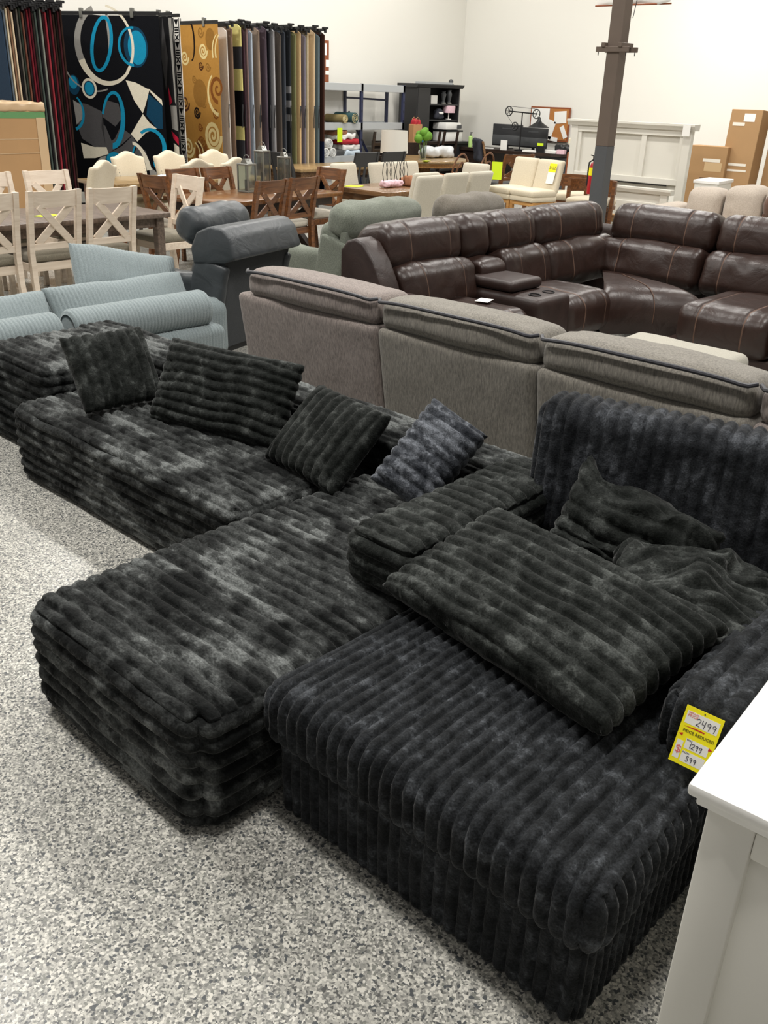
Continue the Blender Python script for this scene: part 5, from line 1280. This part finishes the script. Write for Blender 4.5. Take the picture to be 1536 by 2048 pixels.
bm = bmesh.new(); bx(bm, (0, .0, 0), (.98, .03, .66), .004, 1); fin('frame', bm, 'corkwood', t)
bm = bmesh.new(); bx(bm, (-.235, -.012, 0), (.45, .015, .60)); fin('whiteboard', bm, 'white', t, smooth=0)
bm = bmesh.new(); bx(bm, (.23, -.012, 0), (.46, .015, .60)); fin('cork_panel', bm, 'cork', t, smooth=0)
for x, z, w_, h_, a in ((.27, .14, .29, .23, -.08), (.03, -.10, .2, .36, .3), (.38, -.14, .10, .25, -.5), (.1, -.28, .3, .08, .1)):
    bm = bmesh.new(); bx(bm, (0, 0, 0), (w_, .004, h_), 0, 1, Matrix.Translation((x, -.024, z)) @ Matrix.Rotation(a, 4, 'Y')); fin('pinned_paper', bm, 'paper', t, smooth=0)

# ------------------------------------------------------------------ column and extinguisher
t = thing('support_column', 'square steel support column, grey below and brown above', 'column', (-6.65, 11.42, 0)); t['kind'] = 'structure'
bm = bmesh.new(); bx(bm, (0, 0, .65), (.185, .185, 1.30), .006, 1); fin('lower_shaft', bm, 'pil_low', t)
bm = bmesh.new(); bx(bm, (0, 0, 3.65), (.185, .185, 4.70), .006, 1); fin('upper_shaft', bm, 'pil_up', t)
t = thing('column_bracket', 'rusty steel clamp bracket around the column high up', 'bracket', (-6.65, 11.42, 2.44))
for s in (-1, 1):
    bm = bmesh.new(); bx(bm, (0, s*.112, .0), (.46, .035, .06), .003, 1); fin('clamp_bar', bm, 'pil_up', t)
    bm = bmesh.new(); bx(bm, (s*.12, 0, .05), (.05, .30, .05), .003, 1); fin('cross_bar', bm, 'pil_up', t)
    for x in (-.22, .22):
        bm = bmesh.new(); cyl(bm, (x*.9, s*.112, 0), (x*.9, s*.112, -.07), .006, n=6); fin('wire_end', bm, 'blackmetal', t)
t = thing('hanging_banner', 'white banner edge hanging behind the column at the top of the photo', 'banner', (-6.70, 11.75, 3.42))
P, N, F = rbox((1.08, .02, .9), .008, .03); P[:, 1] += .03*np.sin(P[:, 0]*9); P[:, 2] += .012*np.sin(P[:, 0]*14)*(P[:, 2] < 0); npobj('sheet', P, F, 'paper', t)
bm = bmesh.new(); tube(bm, [(-.54, 0, -.45), (.54, 0, -.455)], .010, 6); fin('hem_rod', bm, 'corkwood', t)
bm = bmesh.new(); tube(bm, [(.16, -.18, .4), (.17, -.19, -.4), (.14, -.19, -.62)], .005, 5); fin('cord', bm, 'blackmetal', t)
t = thing('fire_extinguisher', 'red fire extinguisher mounted on the column behind the leather sofa', 'extinguisher', (-6.81, 11.48, .68))
bm = bmesh.new(); lathe(bm, [(.0, 0), (.058, .0), (.062, .02), (.062, .33), (.045, .39), (.02, .41), (.02, .43)], n=20); cy_ = fin('cylinder', bm, 'red', t)
bm = bmesh.new(); lathe(bm, [(.0635, .24), (.0635, .34)], n=20, cap=False); fin('yellow_label', bm, 'yellow', cy_)
bm = bmesh.new(); bx(bm, (0, 0, .45), (.04, .04, .06)); bar(bm, (0, 0, .48), (.0, -.11, .50), .02, .012); fin('valve_handle', bm, 'blackmetal', t)
bm = bmesh.new(); tube(bm, [(-.02, 0, .44), (-.08, 0, .40), (-.085, 0, .28), (-.08, 0, .1)], .010, 6); fin('hose', bm, 'blackplastic', t)

# ------------------------------------------------------------------ white bed, chest and cartons
t = thing('bed_headboard', 'large pale grey panelled headboard with moulded top standing behind the column', 'headboard', (-7.73, 14.0, 0))
G = 'greige'
bm = bmesh.new(); bx(bm, (0, .03, 1.05), (1.98, .03, .90)); fin('panel', bm, G, t, smooth=0)
for x in (-.995, .995):
    bm = bmesh.new(); bx(bm, (x, 0, .74), (.13, .10, 1.48), .006, 1); fin('post', bm, G, t)
for z, h_ in ((1.43, .10), (.72, .09)):
    bm = bmesh.new(); bx(bm, (0, -.01, z), (1.9, .06, h_), .005, 1); fin('rail', bm, G, t)
for x in (-.93, -.36, .27, .93):
    bm = bmesh.new(); bx(bm, (x, -.005, 1.06), (.12 if abs(x) > .9 else .09, .045, .66), .004, 1); fin('stile', bm, G, t)
bm = bmesh.new(); prism(bm, [(.07, 1.47), (-.07, 1.47), (-.085, 1.50), (-.11, 1.53), (-.11, 1.56), (.08, 1.56)], lambda a, b: (-1.12, a, b), lambda a, b: (1.12, a, b)); fin('cornice', bm, G, t, smooth=0)
bm = bmesh.new(); bx(bm, (1.0, -.118, 1.47), (.12, .004, .15)); fin('price_label', bm, 'paper', t, smooth=0)
bm = bmesh.new(); bx(bm, (-.1, -.045, .665), (1.75, .012, .018)); fin('gap_shade_strip', bm, 'blackmetal', t, smooth=0)  # black strip stands in for the shade in the gap below the rail
t = thing('bed_footboard', 'low pale grey bed footboard leaning in front of the tall headboard', 'bed part', (-7.5, 13.62, 0))
bm = bmesh.new(); bx(bm, (0, 0, .28), (1.55, .05, .56), .006, 1); fin('panel', bm, G, t)
bm = bmesh.new(); prism(bm, [(.05, .56), (-.06, .56), (-.09, .61), (-.09, .64), (.05, .64)], lambda a, b: (-.84, a, b), lambda a, b: (.84, a, b)); fin('moulded_cap', bm, G, t, smooth=0)
bm = bmesh.new(); bx(bm, (.0, -.035, .26), (1.2, .02, .34), .006, 1); fin('raised_field', bm, G, t)
for x in (-.72, .72):
    bm = bmesh.new(); bx(bm, (x, -.03, .29), (.12, .04, .55), .004, 1); fin('post', bm, G, t)
for k, (lab, z) in enumerate((('white crated furniture piece right of the headboard, upper of two', .40), ('white crated furniture piece right of the headboard, lower of two', .0))):
    t = thing('crated_furniture', lab, 'furniture', (-6.42, 14.45, z), .12, 'white crated furniture by the cartons')
    bm = bmesh.new(); bx(bm, (0, 0, .17), (.36, .7, .34), .006, 1); fin('body', bm, 'white_mat', t)
    bm = bmesh.new(); bx(bm, (0, 0, .36), (.40, .74, .05), .008, 1); fin('top', bm, 'white', t)
    for zz in (.08, .26):
        bm = bmesh.new(); bx(bm, (-.0, -.352, zz), (.16, .01, .07)); fin('dark_slot', bm, 'blackplastic', t, smooth=0)
def carton(label, loc, size, rz=0, lean=0., extras=(), group='cartons by the back wall'):
    t = thing('carton', label, 'box', loc, rz, group); w_, d_, h_ = size
    t.rotation_euler = (lean, 0, rz)
    bm = bmesh.new(); bx(bm, (0, 0, h_/2), size, .006, 1); fin('body', bm, 'cardboard', t)
    for nm, x, z, sw, sh, m in extras:
        bm = bmesh.new(); bx(bm, (x, -d_/2-.001, z), (sw, .003, sh)); fin(nm, bm, m, t, smooth=0)
    return t
carton('shorter cardboard carton with a dark printed square standing right of the headboard', (-7.02, 15.55, 0), (.66, .3, 1.22), 0, 0, (('printed_square', .02, .62, .2, .22, 'brownrec'), ('clear_tape_highlight', .08, 1.0, .3, .05, 'painted_glint'), ('pale_tape', .12, .9, .3, .14, 'tape')))
carton('tallest cardboard carton with a white shipping label leaning at the right', (-6.55, 15.60, 0), (.52, .34, 1.78), .0, R_(-4), (('shipping_label', .06, 1.66, .18, .12, 'paper'), ('clear_tape_highlight', -.1, 1.56, .2, .05, 'painted_glint'), ('clear_tape_highlight', -.05, .95, .42, .04, 'painted_glint'), ('clear_tape_highlight', .0, .86, .36, .03, 'painted_glint'), ('clear_tape_highlight', .05, .55, .3, .03, 'painted_glint')))
carton('cardboard carton cut off by the right photo edge behind the beige sofa', (-5.90, 15.9, 0), (.62, .3, 1.75), 0, R_(-3), (('clear_tape_highlight', -.15, 1.05, .2, .05, 'painted_glint'),))
t = thing('pallet_pile', 'pile of raw pine bed slats on the floor behind the leather sofa', 'slats', (-6.9, 12.9, 0)); t['kind'] = 'thing'
for k in range(5):
    bm = bmesh.new(); bx(bm, (.3*math.sin(k*2.), .12*math.cos(k*3), .05+.07*k), (1.1-.1*k, .12, .06), .004, 1, Matrix.Rotation(.25*math.sin(k*1.7), 4, 'Z')); fin('slat', bm, 'pallet', t)

# beige sofa and brown recliner at the right edge
o_ = (-4.9, 11.9, 0)
t = thing('beige_sofa', 'beige chenille sofa behind the leather sectional at the right', 'sofa', o_)
for k, (a, b) in enumerate(((-5.42, -4.98), (-4.96, -4.50), (-4.48, -4.02))):
    soft2('back_cushion', (a, b), (11.45+.06*k, 11.85+.06*k), (.42, .88+.05*k), .10, 'beige', t, o_, puff=(0, .03, .02), noise=.012, seed=k, warp=lambda P: np.stack([P[:, 0], P[:, 1]+.12*P[:, 2], P[:, 2]], 1))
soft2('backrest', (-5.55, -3.9), (11.85, 12.1), (.05, .84), .05, 'beige', t, o_)
soft2('armrest', (-5.85, -5.5), (11.0, 12.0), (.05, .66), .13, 'beige', t, o_, noise=.01)
soft2('seat_cushion', (-5.5, -4.0), (11.0, 11.5), (.12, .46), .06, 'beige', t, o_)
recliner('recliner_chair', 'brown suede recliner cut off by the right photo edge', (-3.42, 10.30, 0), R_(8), 'brownrec', 'brownrec', W=.85, H=1.04)
